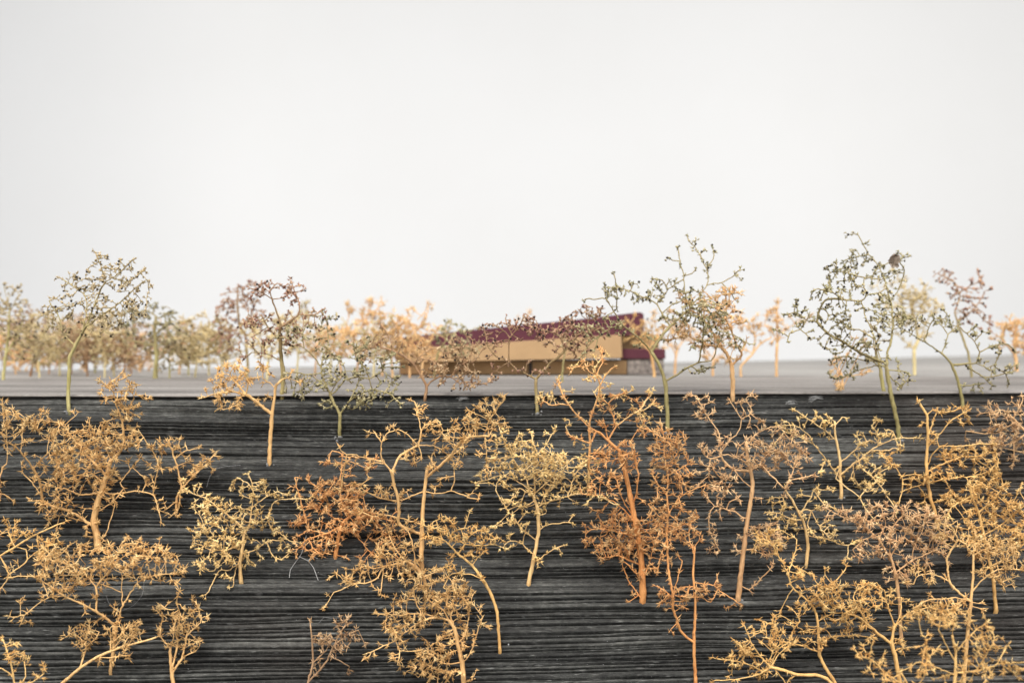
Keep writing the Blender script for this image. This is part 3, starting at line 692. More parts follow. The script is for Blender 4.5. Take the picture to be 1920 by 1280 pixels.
# big green tree on the right
RG = tree('large dense green tree with a spike top and a dead leaf at the right', [[(1686,828),(1684,800),(1680,782),(1672,745),(1665,708),(1662,687)],[(1662,685),(1665,660),(1672,635),(1674,605),(1671,570),(1662,535),(1650,502),(1630,477),(1615,452),(1609,439)],
      [(1660,682),(1638,672),(1615,662),(1580,640),(1552,625),(1532,604),(1512,600),(1495,587),(1477,587)],[(1532,604),(1535,585),(1547,562),(1580,561),(1615,565),(1625,552),(1620,540),(1622,520),(1652,525)],
      [(1547,580),(1554,592),(1547,606)],[(1580,561),(1560,547),(1545,543),(1527,542)],[(1615,565),(1625,600),(1637,625),(1645,655),(1652,677)],[(1656,684),(1620,675),(1585,668),(1562,672)],
      [(1660,690),(1645,685),(1615,692),(1590,702),(1572,712)],[(1665,690),(1685,694),(1705,700),(1702,712),(1692,722)],[(1666,700),(1675,712),(1688,722)],[(1671,562),(1682,548),(1690,530),(1696,507),(1686,490)],
      [(1510,601),(1501,617),(1480,625),(1477,637)],[(1622,520),(1602,516),(1585,510)],[(1628,478),(1610,480),(1592,484)],[(1650,502),(1664,494)],[(1501,617),(1515,630)],[(1674,608),(1695,600),(1712,596)],[(1625,552),(1645,550),(1662,540)],[(1640,640),(1612,618),(1590,616)]],
     [(1580,522,34,26,1.0),(1560,548,26,14,.9),(1600,488,26,16,.6),(1648,512,32,16,.7),(1518,602,26,16,.9),(1498,578,14,18,.7),(1566,622,32,16,.8),(1582,648,44,14,.9),(1580,600,18,14,.7),(1660,590,30,36,.7),(1600,676,40,12,.6),(1685,712,26,12,.6),(1575,700,26,14,.5),(1690,600,26,20,.6),(1688,510,10,20,.6),(1560,580,22,10,.6)], 'green', 10.5, sp=12, glue=True)
# the dead leaf caught in its top
import bmesh
def dead_leaf(root, px, py, D):
    bm = bmesh.new(); c = P(px, py, D); s = D / F
    g = []
    for j in range(7):
        row = []
        for i in range(6):
            t = j / 6; w_ = (1 - t) ** .5 * 11 * (0.35 + t) * 1.6 * (1 + .12 * math.sin(j * 3 + i))
            a = (i / 5 - .5) * 2
            row.append(bm.verts.new(tuple(c + s * np.array((a * w_ + t * 3 + (2 if j < 2 else 0), 5 * math.cos(a * 2.2) + 2 * math.sin(t * 6 + a), -14 + 26 * t + 2.0 * math.sin(i * 2 + j))) - np.array(root.location))))
        g.append(row)
    for j in range(6):
        for i in range(5): bm.faces.new((g[j][i], g[j][i+1], g[j+1][i+1], g[j+1][i]))
    bmesh.ops.solidify(bm, geom=list(bm.faces), thickness=0.00012)
    me = bpy.data.meshes.new('dead_leaf'); bm.to_mesh(me); bm.free()
    me.materials.append(flat_mat('dry grey brown leaf', (0.46, 0.38, 0.31), .35, .8, 900)); o = bpy.data.objects.new('dead_leaf', me); S.collection.objects.link(o); o.parent = root
    o['label'] = 'grey brown dead leaf caught near the top'
dead_leaf(RG, 1674, 488, slope_D(1686, 828))
tree('slender green tree arching left and right over the edge at far right', [[(1806,768),(1804,748),(1795,710),(1785,685),(1776,672),(1765,662)],[(1765,662),(1748,650),(1732,640),(1710,627),(1697,620)],[(1765,660),(1777,627),(1768,614),(1760,605)],[(1777,627),(1795,610)],[(1732,640),(1745,607),(1752,598)],
      [(1786,686),(1808,682),(1830,680),(1837,660),(1827,640),(1812,625),(1802,615)],[(1837,661),(1865,647),(1890,645),(1900,655)],[(1806,684),(1845,707),(1885,700),(1905,695)],[(1885,700),(1865,685),(1875,662)],[(1828,640),(1842,622)],[(1796,722),(1820,722),(1842,718)],[(1845,707),(1860,722)],[(1885,701),(1892,718)],[(1832,681),(1850,690)]],
     [(1752,598,38,14,.8),(1722,618,20,12,.6),(1872,648,22,10,.7),(1892,690,20,12,.6),(1838,724,26,8,.6),(1842,626,16,8,.5),(1855,690,20,12,.4),(1782,606,16,8,.6)], 'green', 8, sp=12, glue=True)
tree('pale blurred forked tree behind the large green tree', [[(1715,697),(1714,670),(1714,655)],[(1714,655),(1728,625),(1740,600)],[(1714,655),(1695,638),(1682,626)],[(1722,640),(1716,600),(1706,565)]],
     [(1676,560,30,44,1.2),(1706,570,40,34,1.3),(1740,572,24,26,.8),(1712,540,28,16,.7)], 'pale', 9, D=0.52)
tree('pink topped blurred tree at the far right', [[(1822,700),(1815,660),(1800,620),(1790,585)],[(1790,585),(1800,555),(1790,530),(1760,512)],[(1796,600),(1830,575),(1845,550)],[(1798,550),(1820,535),(1840,526)]],
     [(1768,520,24,14,1.0),(1806,540,28,14,1.0),(1832,560,20,24,1.0),(1812,590,26,26,.8),(1845,600,16,20,.6)], 'purple', 6, D=0.47)
tree('dense orange blurred tree cut by the right frame edge', [[(1906,690),(1903,660),(1900,640)],[(1903,665),(1882,640)]], [(1904,622,30,34,2.2),(1915,650,20,20,1.5),(1876,622,16,22,.5)], 'peach', 9, D=0.50)
tree('tiny peach tree behind the large green tree left side', [[(1580,716),(1578,700),(1572,690)],[(1578,704),(1560,678)]], [(1560,676,30,10,1.0),(1572,726,18,14,.9),(1620,700,18,10,.5)], 'peach', 5, D=0.40)
tree('dull olive stem tree just left of the large green stem', [[(1658,738),(1654,715),(1650,690),(1640,650)],[(1650,694),(1630,672)]], [(1640,640,26,24,.8),(1622,668,20,12,.6)], 'gold_green', 9)
tree('tiny blurred twig behind the maroon roof', [[(985,697),(985,640),(984,600)]], [(984,598,22,10,.8)], 'peach', 4, D=0.64)

# ---------------- trees rooted in the dark face, left side
tree('large bushy tan tree with a thick curved stem on the left of the dark face', [[(184,1032),(181,1000),(175,975),(180,955),(186,930),(200,892),(207,862)],
      [(173,982),(145,974),(117,965),(100,968)],[(178,990),(135,960),(82,942),(75,905),(62,878),(50,860),(30,838),(12,827),(2,812)],[(77,932),(60,905),(42,885)],[(184,960),(200,948),(217,935),(232,915)],[(188,1015),(200,997),(210,965),(217,940)],
      [(190,925),(150,927),(120,915),(98,930)],[(200,925),(225,924),(252,920),(287,927),(300,965)],[(287,926),(292,895),(297,867),(280,835),(262,810)],
      [(207,870),(226,845),(232,827),(230,792),(219,762),(212,735),(190,715)],[(200,890),(160,850),(135,830)],[(160,850),(120,800),(104,790)],[(228,790),(240,770),(252,745)],[(196,905),(160,880),(125,870)],[(110,915),(115,880),(100,860)],[(62,880),(80,860),(95,842)],[(225,905),(245,880),(260,862)]],
     [(165,868,62,44,2.0),(190,830,50,30,1.7),(110,835,34,34,1.5),(100,895,30,28,1.3),(105,950,30,18,1.2),(28,800,32,34,1.2),(66,790,40,20,1.1),(222,720,36,18,1.6),(215,745,22,12,1.5),(238,770,24,20,1.1),(232,820,28,26,1.3),(180,805,40,14,1.2),(300,970,10,14,1.3),(262,812,10,12,.8),(205,940,24,20,.8),(12,765,14,12,1.0)], 'tan', 17, sp=12)
tree('thin tan tree reaching right with star shaped buds beside the bushy tree', [[(330,958),(332,932),(342,914)],[(342,914),(335,890),(332,872),(325,855),(322,838)],[(342,914),(358,898),(375,880),(388,868),(400,855)],[(331,940),(318,950),(306,958)],[(328,862),(345,846),(362,842)],[(338,912),(335,955),(322,965)]],
     [(316,838,34,14,1.1),(352,838,22,10,.8),(382,868,24,16,.8),(402,852,10,10,1.4),(322,882,14,6,.9),(320,960,26,10,1.2),(372,842,10,8,.8)], 'tan', 7)
tree('spreading pale yellow tree with a brown stump stem left of the rusty trees', [[(452,1095),(450,1060),(455,1025),(458,1000),(468,985)],[(460,994),(440,975),(420,960),(405,948),(390,937),(365,925),(344,918)],[(463,985),(472,950),(476,925),(468,908),(445,895)],[(476,925),(472,905),(466,890)],
      [(465,990),(500,970),(508,952),(515,940),(535,934),(552,935),(580,935)],[(456,1020),(425,1030),(395,1030),(372,1020)],[(425,1030),(402,1068),(392,1070),(372,1058)],[(455,1035),(480,1030),(500,1015),(530,1012)],[(452,1050),(432,1068),(410,1070),(392,1108)],[(452,1040),(440,1075),(436,1100)],
      [(480,950),(500,930),(520,922)],[(420,960),(400,985),(375,1000)],[(500,1015),(510,1040),(525,1048)],[(500,972),(510,992),(530,1002)]],
     [(430,985,60,34,1.3),(400,950,40,26,1.0),(496,925,40,14,1.6),(480,905,16,14,.9),(420,1030,60,22,1.1),(520,1010,24,22,.8),(365,925,24,10,1.0),(380,1010,34,20,1.1),(392,1065,22,12,.7),(450,1055,28,14,.9),(485,965,24,22,1.0),(545,1040,10,10,.6)], 'pale' if False else 'cream', 9, sp=12)
tree('wide tan tree with a dense flat crown spreading low at the left', [[(206,1262),(212,1225),(215,1195),(217,1174)],[(215,1172),(207,1165),(180,1145),(150,1130),(120,1117),(95,1100),(77,1087),(60,1080),(32,1080),(15,1085),(-4,1110)],
      [(217,1172),(222,1160),(230,1135),(245,1110),(260,1090),(275,1082)],[(181,1145),(182,1120),(180,1100)],[(224,1130),(228,1105),(230,1080)],[(78,1087),(80,1068),(86,1050),(92,1037)],[(118,1118),(90,1120),(66,1136),(45,1152),(28,1156)],[(45,1152),(40,1168)],[(80,1087),(88,1108),(90,1120)],
      [(115,1114),(120,1090),(118,1072)],[(222,1110),(200,1098),(180,1092)],[(260,1090),(290,1078),(325,1075)],[(100,1100),(105,1080),(104,1065)],[(180,1100),(160,1075),(140,1060)],[(180,1098),(205,1070),(222,1050)]],
     [(180,1050,84,30,1.9),(290,1048,54,22,1.6),(112,1070,44,24,1.2),(145,1095,34,14,1.0),(250,1018,46,12,1.0),(290,1075,46,8,.9),(86,1035,26,16,.8),(335,1065,14,12,.9),(36,1152,10,8,.8),(150,1090,20,14,.8)], 'tan', 9, sp=12)
tree('long leaning tan tree low at the left, stem rising from the bottom edge', [[(100,1296),(117,1280),(150,1252),(180,1232),(207,1220),(240,1209),(277,1199),(292,1194)],[(150,1251),(156,1232),(162,1212),(150,1195),(138,1188)],[(207,1219),(208,1200),(206,1178)],[(180,1230),(205,1232),(235,1228)],[(162,1214),(178,1198),(186,1184)],[(207,1205),(228,1188),(240,1172)],[(205,1222),(225,1200)]],
     [(164,1188,28,20,1.6),(160,1205,22,12,1.0),(240,1182,24,24,1.1),(212,1190,14,20,1.0),(222,1215,22,14,.9),(262,1195,18,8,.6),(190,1240,18,6,.7)], 'tan', 8, sp=12)
tree('tan twig reaching up from the left frame edge', [[(-30,1120),(-12,1060),(0,1042),(28,1025),(57,1007),(88,992),(117,980)],[(0,1042),(10,1060),(17,1076)],[(28,1025),(18,1005),(14,990)],[(70,1000),(72,1030)],[(17,1076),(40,1060),(52,1048),(48,1030),(28,1024)],[(52,1048),(78,1028),(108,1018)]],
     [(18,1000,26,26,1.6),(60,1000,16,8,.8),(85,1025,26,12,1.0),(112,985,8,6,.8)], 'gold', 6)
tree('tan twig just inside the left frame edge by the bushy tree', [[(-22,960),(-12,930),(2,925),(14,930)],[(-10,928),(4,880),(12,870)]], [(10,934,14,6,.7),(6,872,12,7,.9),(12,770,4,4,.2)], 'tan', 5)
tree('small upright tan tree with two parallel stems near the bottom left', [[(327,1292),(322,1262),(320,1240),(319,1215)],[(320,1216),(308,1203),(300,1192),(302,1178)],[(324,1258),(340,1235),(352,1226),(366,1220)],[(322,1258),(329,1228),(333,1200),(326,1180)],[(319,1218),(325,1195),(325,1175)],[(342,1232),(348,1205),(352,1185)],[(334,1190),(338,1155),(332,1132)],[(356,1190),(376,1165),(372,1140),(366,1126)]],
     [(330,1168,32,20,1.7),(332,1120,12,22,1.2),(304,1140,18,8,1.2),(372,1150,14,22,1.0),(370,1210,16,9,1.8),(362,1176,16,14,1.3),(308,1160,12,8,1.1),(350,1180,18,12,1.2)], 'tan', 10, sp=11)
tree('blurred gold tree in the bottom left corner', [[(28,1560),(30,1330),(26,1270),(20,1240)],[(26,1270),(10,1255),(-10,1250)],[(28,1290),(48,1268),(46,1240)],[(22,1245),(14,1220),(6,1200)],[(30,1280),(60,1278),(82,1262)]],
     [(16,1215,20,18,1.4),(44,1236,14,14,1.2),(8,1245,12,12,1.0),(76,1268,12,8,.8)], 'gold', 7)

# ---------------- centre
tree('tall rust brown tree with a thick broken topped stem left of centre', [[(790,1085),(790,1040),(792,970),(796,915),(799,895),(801,880)],[(794,920),(778,927),(760,935),(744,939),(730,937),(708,932),(695,925)],
      [(790,1005),(762,990),(747,982),(748,960),(747,940),(740,912),(734,885),(725,872),(717,865),(715,845),(715,830),(722,818),(730,810),(747,805),(765,815),(784,835)],[(715,832),(708,818),(704,812)],[(734,883),(742,868),(752,852),(768,843),(784,835),(800,834),(812,835),(828,843),(840,852)],
      [(785,834),(790,807),(785,785),(782,762),(776,752)],[(790,808),(797,798),(805,795),(820,787),(830,807),(822,822)],[(804,895),(822,876),(842,857),(855,842),(865,827),(880,820),(897,817),(917,817)],[(917,817),(914,795),(930,770),(945,750)],[(917,817),(925,800),(935,785)],[(717,864),(698,861),(680,857),(662,852),(650,852),(640,845)],
      [(650,852),(645,880),(641,905),(640,915)],[(798,923),(822,925),(845,920),(862,925),(880,932),(895,935)],[(846,919),(852,900),(852,885)],[(788,984),(765,975),(750,970),(720,965),(700,968),(680,960)],[(840,852),(858,848),(868,832)],[(722,870),(702,868)],[(784,838),(790,850),(788,862)],[(910,820),(912,850),(912,870)]],
     [(784,760,14,12,1.1),(812,800,26,14,.8),(860,815,36,24,1.1),(848,850,24,18,1.2),(905,780,30,22,1.6),(940,750,12,12,1.4),(885,800,24,16,1.2),(935,790,20,14,1.0),(695,915,28,14,1.6),(715,925,20,10,1.2),(762,925,20,12,.9),(815,870,14,12,.9),(855,870,16,12,.9),(893,934,10,4,1.0),(812,920,16,14,.9),(728,808,24,6,.7),(912,860,14,26,1.2),(700,810,8,7,1.0),(770,858,20,12,.9)], 'tan', 13, sp=12)
tree('dense rusty tree with tangled reddish twigs at left centre, behind the broken stem', [[(628,1046),(634,1010),(642,980),(660,965)],[(660,965),(685,958),(700,968),(730,975),(750,985)],[(652,968),(640,940),(637,915),(640,880)],[(640,985),(612,1000),(578,1010),(566,1020)],[(612,1000),(580,992),(570,965),(560,925),(553,895)],[(660,965),(640,945),(615,925),(580,905)],
      [(700,968),(720,1000),(728,1020),(750,1050)],[(665,1000),(690,1030),(706,1045)],[(578,1010),(590,1030),(606,1040)],[(640,850),(622,845)]],
     [(642,975,44,46,2.2),(612,920,30,26,1.5),(655,930,30,22,1.5),(572,985,24,34,.9),(700,980,40,24,1.0),(730,1000,30,22,1.0),(600,1030,34,14,1.0),(630,1035,28,14,1.0),(556,898,10,8,1.0),(560,1025,14,14,.8),(700,870,24,14,.8),(690,1040,20,14,.7),(622,860,20,10,.9)], 'rust', 10, sp=12)
tree('rusty low branching tree whose tufts hang left below the broken stem', [[(800,1118),(795,1085),(780,1062),(760,1052)],[(760,1053),(738,1058),(720,1062),(708,1082),(690,1092),(668,1094),(645,1090)],[(760,1052),(742,1030),(730,1005)],[(780,1062),(775,1030),(768,1000),(745,975)],[(720,1062),(700,1065),(685,1060)],[(718,1064),(716,1100),(712,1115)],[(660,1094),(640,1105),(626,1110)]],
     [(745,1040,40,30,1.7),(765,1065,36,20,1.5),(690,1062,30,12,1.0),(644,1078,18,12,1.8),(640,1105,18,6,1.5),(714,1112,10,14,1.4),(672,1072,26,16,.9)], 'tan', 9, sp=12)
tree('golden tree on a bare bent stem, buds all on its left', [[(938,1225),(935,1185),(932,1148),(927,1130),(920,1112),(910,1094),(903,1085)],[(903,1084),(892,1068),(885,1060),(868,1045),(855,1035),(842,1020),(830,1010),(812,1006)],[(904,1086),(888,1078),(872,1075),(855,1073),(842,1080),(832,1100)],[(858,1037),(872,1020),(880,1005),(895,995)],[(840,1018),(848,998),(870,990)],[(885,1060),(896,1045),(905,1036)],[(830,1010),(822,990),(818,975)],[(835,1075),(838,1062),(850,1050)],[(875,1020),(900,1022),(925,1020)]],
     [(824,988,30,22,2.0),(850,1000,30,14,1.3),(888,1000,22,16,1.2),(912,1008,22,16,1.3),(935,1018,14,8,1.0),(880,1035,18,14,1.4),(815,1015,18,10,1.2),(850,1012,16,10,1.0),(840,1068,12,8,.8)], 'gold', 8, sp=12)
tree('dense tangled tan tree at the bottom centre', [[(876,1330),(870,1280),(866,1240),(858,1205),(852,1178),(842,1162)],[(842,1163),(817,1157),(787,1165),(765,1180),(742,1200),(715,1212),(695,1222),(692,1230)],[(852,1178),(838,1130),(842,1100)],[(800,1160),(780,1130),(776,1100),(785,1080)],[(866,1240),(875,1235),(885,1217),(892,1195),(898,1175),(905,1156)],[(842,1163),(832,1145),(800,1120),(790,1095)],[(835,1160),(790,1150),(745,1152),(712,1150)],[(866,1240),(840,1245),(815,1235)],[(860,1260),(820,1255),(790,1240)],[(870,1280),(885,1272),(890,1264)],[(742,1200),(750,1225),(745,1245)],[(858,1205),(872,1190),(880,1150)]],
     [(825,1108,46,34,2.2),(860,1120,26,34,1.7),(790,1105,30,30,1.4),(868,1170,16,30,1.2),(760,1165,40,22,1.3),(745,1195,24,26,.9),(820,1220,34,24,1.9),(850,1235,22,18,1.5),(795,1250,36,26,1.5),(840,1262,22,16,1.2),(745,1240,16,14,1.0),(698,1224,10,6,1.0),(750,1140,20,20,.8),(720,1152,16,8,1.0),(815,1270,30,14,1.0)], 'tan', 13, sp=12)
tree('small dark brown tree with faded tufts alone at the bottom', [[(574,1300),(578,1278),(584,1256),(587,1242),(586,1218),(585,1198),(582,1170)],[(578,1278),(600,1255),(615,1236),(622,1218),(630,1200)],[(588,1240),(602,1228),(612,1218)],[(628,1205),(650,1190),(672,1180)],[(622,1230),(640,1240),(655,1250)],[(630,1200),(645,1175),(650,1162)]],
     [(620,1205,30,16,1.8),(588,1184,8,12,1.2),(655,1188,22,12,1.1),(640,1172,14,10,1.2),(618,1222,20,12,1.4),(590,1205,6,8,1.0)], 'dark', 6, sp=11)
tree('full cream coloured tree with a straight tan stem at the centre of the dark face', [[(990,1100),(996,1068),(1002,1040),(1010,995),(1009,965),(1007,950),(1000,932),(994,920)],[(1000,1012),(980,992),(962,970),(948,952),(937,935),(930,918)],[(994,920),(985,912),(967,900),(950,892),(940,890),(930,880),(922,858)],[(940,890),(915,898),(892,905)],
      [(994,920),(985,895),(975,880),(960,855),(950,838),(942,818),(936,800)],[(1012,947),(1030,940),(1050,935),(1077,926),(1105,927),(1128,932),(1150,945)],[(1008,997),(1018,988),(1030,982),(1050,980),(1072,980)],[(999,1042),(990,1030),(980,1020),(965,1014),(952,1015),(944,1026)],[(1000,1052),(1016,1044),(1030,1034),(1052,1022)],
      [(1005,940),(1002,900),(1000,870),(1008,850),(1020,840),(1035,815)],[(1006,850),(1000,830),(996,812)],[(1012,945),(1030,915),(1048,890),(1062,872)],[(1005,925),(1030,900),(1042,880)],[(985,1020),(984,1000),(988,985)],[(1062,930),(1072,905),(1078,890),(1090,872)],[(996,925),(975,915),(955,920)],[(958,855),(966,830),(970,820)]],
     [(1015,872,56,30,2.6),(1035,880,36,24,2.0),(975,858,30,24,1.6),(945,830,18,20,1.2),(1070,868,26,18,1.4),(995,905,44,22,1.6),(1035,815,14,8,1.6),(998,815,6,8,1.2),(960,945,24,20,1.1),(1045,925,34,18,1.2),(965,980,24,14,1.0),(1068,978,14,8,1.2),(945,1028,10,12,1.8),(1050,1024,14,8,1.1),(918,865,14,20,1.0),(1085,905,18,20,1.0),(1000,950,30,14,1.0),(930,985,8,8,.6)], 'cream', 10, sp=11.5)
tree('large rust orange tree with a thick leaning trunk right of centre', [[(1205,1132),(1205,1100),(1203,1060),(1200,1030),(1196,1000),(1190,970),(1182,930),(1172,885),(1162,845)],[(1192,985),(1170,955),(1150,940),(1125,930),(1110,926),(1095,927)],[(1190,968),(1172,945),(1162,920),(1156,900)],[(1190,950),(1194,920),(1197,890),(1190,865),(1182,830)],[(1197,890),(1192,860),(1188,838)],
      [(1163,848),(1150,835),(1130,815),(1108,802),(1100,796)],[(1102,797),(1085,780),(1067,760),(1058,745),(1048,722)],[(1067,760),(1050,757),(1035,760),(1020,752)],[(1106,830),(1105,795),(1112,770),(1120,747),(1125,722),(1118,702),(1112,685),(1095,688),(1080,687)],[(1127,718),(1138,700),(1148,690)],[(1118,700),(1124,690),(1130,680)],
      [(1140,825),(1155,800),(1178,782),(1202,765),(1212,750),(1216,742)],[(1186,776),(1205,770),(1222,758)],[(1155,800),(1148,775),(1140,757),(1130,748)],[(1140,757),(1152,745),(1168,738)],[(1145,825),(1135,800),(1130,788)],[(1106,832),(1104,860),(1104,880)],[(1104,832),(1082,822),(1068,816)],[(1205,1100),(1192,1075),(1175,1055)],[(1203,1060),(1160,1042),(1130,1046)],[(1208,1090),(1218,1050),(1225,1025)],[(1200,1128),(1180,1090),(1168,1062)],[(1196,1005),(1170,1000),(1140,992)]],
     [(1150,1012,50,34,2.0),(1200,1005,46,30,2.2),(1130,975,30,24,1.3),(1175,985,30,24,1.5),(1225,985,24,24,1.5),(1150,880,30,22,1.5),(1130,905,26,16,1.0),(1170,850,24,24,1.0),(1120,1045,26,12,.9),(1180,1040,30,14,1.0),(1112,860,16,24,.8),(1142,855,24,18,1.2)], 'rust', 17, sp=12, glue=True)
tree('airy cream twig crown standing over the rusty leaning trunk', [[(1104,900),(1104,870),(1106,832),(1105,795),(1112,770),(1120,747),(1125,722)],[(1102,797),(1085,780),(1067,760),(1058,745),(1048,722)],[(1067,760),(1050,757),(1035,760),(1020,752)],[(1125,722),(1118,702),(1112,685),(1095,688),(1080,687)],[(1127,718),(1138,700),(1148,690)],[(1112,690),(1122,680),(1130,670)],
      [(1110,800),(1140,822),(1155,800),(1178,782),(1202,765),(1212,750)],[(1186,776),(1205,770),(1222,758)],[(1155,800),(1148,775),(1140,757),(1130,748)],[(1140,757),(1152,745),(1168,738)],[(1104,832),(1082,822),(1068,816)],[(1066,816),(1060,800)],[(1125,722),(1114,735),(1120,747)]],
     [(1022,748,18,12,1.7),(1045,715,6,10,1.0),(1168,736,18,12,1.5),(1216,745,12,12,1.6),(1232,760,8,8,1.6),(1128,716,14,8,1.2),(1090,686,12,4,.7),(1124,676,8,8,1.0),(1146,694,6,8,1.4),(1118,745,14,8,.8),(1204,785,16,12,.7),(1066,806,14,10,.5),(1112,800,10,10,1.0),(1104,860,16,30,.8)], 'cream', 6, D=slope_D(1203,1130)+0.004, sp=11)
tree('tree with rust tufts climbing beside the leaning trunk, bare stem at bottom', [[(1305,1284),(1303,1250),(1301,1210),(1303,1160),(1304,1120),(1300,1085),(1301,1050),(1303,1026)],[(1297,1203),(1285,1192),(1275,1180),(1268,1160),(1262,1140),(1262,1115)],[(1262,1115),(1256,1085),(1252,1050),(1251,1010),(1252,970),(1268,940),(1290,922),(1320,910)],
      [(1252,965),(1250,930),(1252,892),(1246,855),(1244,817),(1240,800)],[(1304,1095),(1322,1094),(1340,1097),(1350,1107),(1368,1118),(1387,1131)],[(1346,1103),(1340,1118),(1332,1128)],[(1304,1098),(1280,1100),(1262,1112)],[(1296,1040),(1292,1010),(1294,985),(1302,965)],[(1262,1112),(1272,1080),(1280,1050)],[(1250,930),(1232,905),(1222,890)],[(1250,980),(1228,960),(1215,945)],[(1252,880),(1270,850),(1285,830)],[(1252,895),(1272,880),(1290,870)],[(1240,820),(1215,805),(1195,800)],[(1262,1122),(1245,1105),(1232,1100)],[(1252,1010),(1238,1045),(1232,1070)]],
     [(1248,830,32,22,2.1),(1255,860,34,24,1.7),(1265,900,34,20,1.3),(1240,925,20,24,.9),(1270,975,34,30,1.4),(1295,1000,20,28,1.1),(1250,990,22,26,1.4),(1212,805,20,10,1.1),(1262,1120,24,14,1.5),(1306,1108,24,16,1.6),(1280,1130,18,14,1.2),(1340,1100,22,8,1.2),(1305,915,18,8,.9),(1232,1060,10,16,1.2),(1240,880,22,18,1.1),(1320,1125,12,8,.8)], 'brown' if False else 'rust', 8, sp=12, glue=True)

# ---------------- right of centre
tree('brown tree with a thick straight sawn off stem right of centre', [[(1384,1128),(1387,1095),(1395,1025),(1400,985),(1407,945),(1411,915),(1410,895),(1402,857),(1399,828)],[(1401,868),(1380,857),(1366,853),(1352,852)],[(1408,885),(1375,880),(1355,862),(1351,840),(1350,820),(1345,805),(1330,785),(1320,770),(1312,755),(1306,742)],[(1352,845),(1366,828),(1380,815),(1388,800),(1391,786)],
      [(1352,858),(1332,860),(1320,852),(1315,840)],[(1332,862),(1328,880),(1330,900)],[(1405,915),(1392,900),(1380,885)],[(1401,838),(1420,812),(1445,800),(1462,802),(1475,815)],[(1411,880),(1425,870),(1445,890),(1472,917)],[(1425,870),(1440,850),(1460,842)],[(1472,917),(1482,895),(1487,880),(1492,862)],[(1485,900),(1505,896),(1522,890)],
      [(1393,970),(1378,958),(1362,955)],[(1362,955),(1340,948),(1330,962),(1329,980),(1332,1000),(1340,1015),(1348,1030)],[(1362,955),(1368,940),(1385,935)],[(1396,1030),(1420,1028),(1440,1020)],[(1394,1095),(1404,1105),(1430,1082),(1448,1062)],[(1330,782),(1316,785),(1308,782)],[(1390,788),(1402,778),(1410,770)],[(1328,868),(1345,890),(1362,900)]],
     [(1440,850,52,28,1.4),(1488,850,28,26,1.4),(1350,920,34,16,1.0),(1325,880,20,20,1.0),(1315,748,14,14,1.3),(1332,765,18,10,.8),(1400,778,18,14,1.5),(1378,752,20,6,.8),(1420,790,14,10,.8),(1350,825,20,14,.8),(1372,885,26,14,.7),(1320,842,12,12,1.0),(1430,1010,40,26,1.5),(1340,985,16,20,.5),(1520,890,12,6,1.0),(1470,815,16,14,1.0),(1392,1030,14,8,1.2),(1490,890,16,14,.8)], 'brown', 13, sp=12, glue=True)
tree('thin yellow branching tree between the brown trunk and the pink mass', [[(1512,1062),(1515,1020),(1512,1003),(1508,980),(1500,965),(1488,942),(1472,917)],[(1500,965),(1506,955),(1520,957),(1530,975),(1540,992),(1557,1010)],[(1508,955),(1515,940),(1522,930),(1526,918),(1535,915)],[(1510,1005),(1530,1007),(1552,1010),(1570,1018),(1590,1022),(1606,1012)],[(1588,1022),(1588,1045)],[(1500,978),(1480,972),(1462,962),(1445,960)],[(1482,974),(1475,990),(1468,1000)],[(1462,962),(1470,945),(1468,932)],[(1522,930),(1505,928)],[(1527,920),(1545,945),(1560,950)],[(1518,957),(1514,985),(1528,1003)]],
     [(1540,918,14,12,1.0),(1508,928,10,8,1.0),(1552,1005,14,14,1.5),(1462,960,26,14,1.2),(1545,985,14,8,1.0),(1450,935,16,10,.8),(1590,1040,5,12,.8),(1540,945,14,10,.8),(1495,990,14,10,.4)], 'cream', 8, sp=11)
tree('open cream tree with round buds and a bare foot, right half', [[(1578,936),(1577,912),(1575,890),(1575,860),(1567,820),(1565,790)],[(1578,900),(1560,877),(1545,856),(1525,832),(1518,818),(1505,805),(1487,795)],[(1523,830),(1500,820),(1482,812),(1466,806)],[(1568,824),(1552,810),(1537,800),(1515,785),(1495,772)],[(1577,888),(1600,870),(1615,860),(1632,845),(1647,835),(1665,827),(1680,822)],[(1635,845),(1655,844),(1668,845)],[(1576,868),(1595,850),(1615,832),(1632,825)],
      [(1567,872),(1568,896),(1590,915),(1612,932),(1622,952),(1640,975)],[(1610,868),(1615,877),(1632,890),(1647,905),(1662,928),(1678,952)],[(1612,930),(1625,915),(1645,903)],[(1647,836),(1646,815),(1634,798)],[(1565,795),(1580,782)],[(1595,865),(1602,895),(1612,915)],[(1680,822),(1674,808),(1664,805)],[(1682,821),(1700,820),(1722,822)]],
     [(1482,798,24,14,1.1),(1525,788,18,12,1.1),(1495,772,6,6,1.0),(1572,780,20,8,1.3),(1500,772,10,8,.6),(1628,825,28,14,1.1),(1638,795,12,12,1.4),(1674,842,20,7,1.2),(1664,808,12,10,1.2),(1600,900,22,14,1.0),(1648,885,12,18,1.4),(1628,912,16,12,1.0),(1625,870,14,8,.7),(1718,822,10,4,.8),(1550,800,16,10,.9),(1655,905,12,6,.8)], 'cream', 8, sp=11, glue=True)
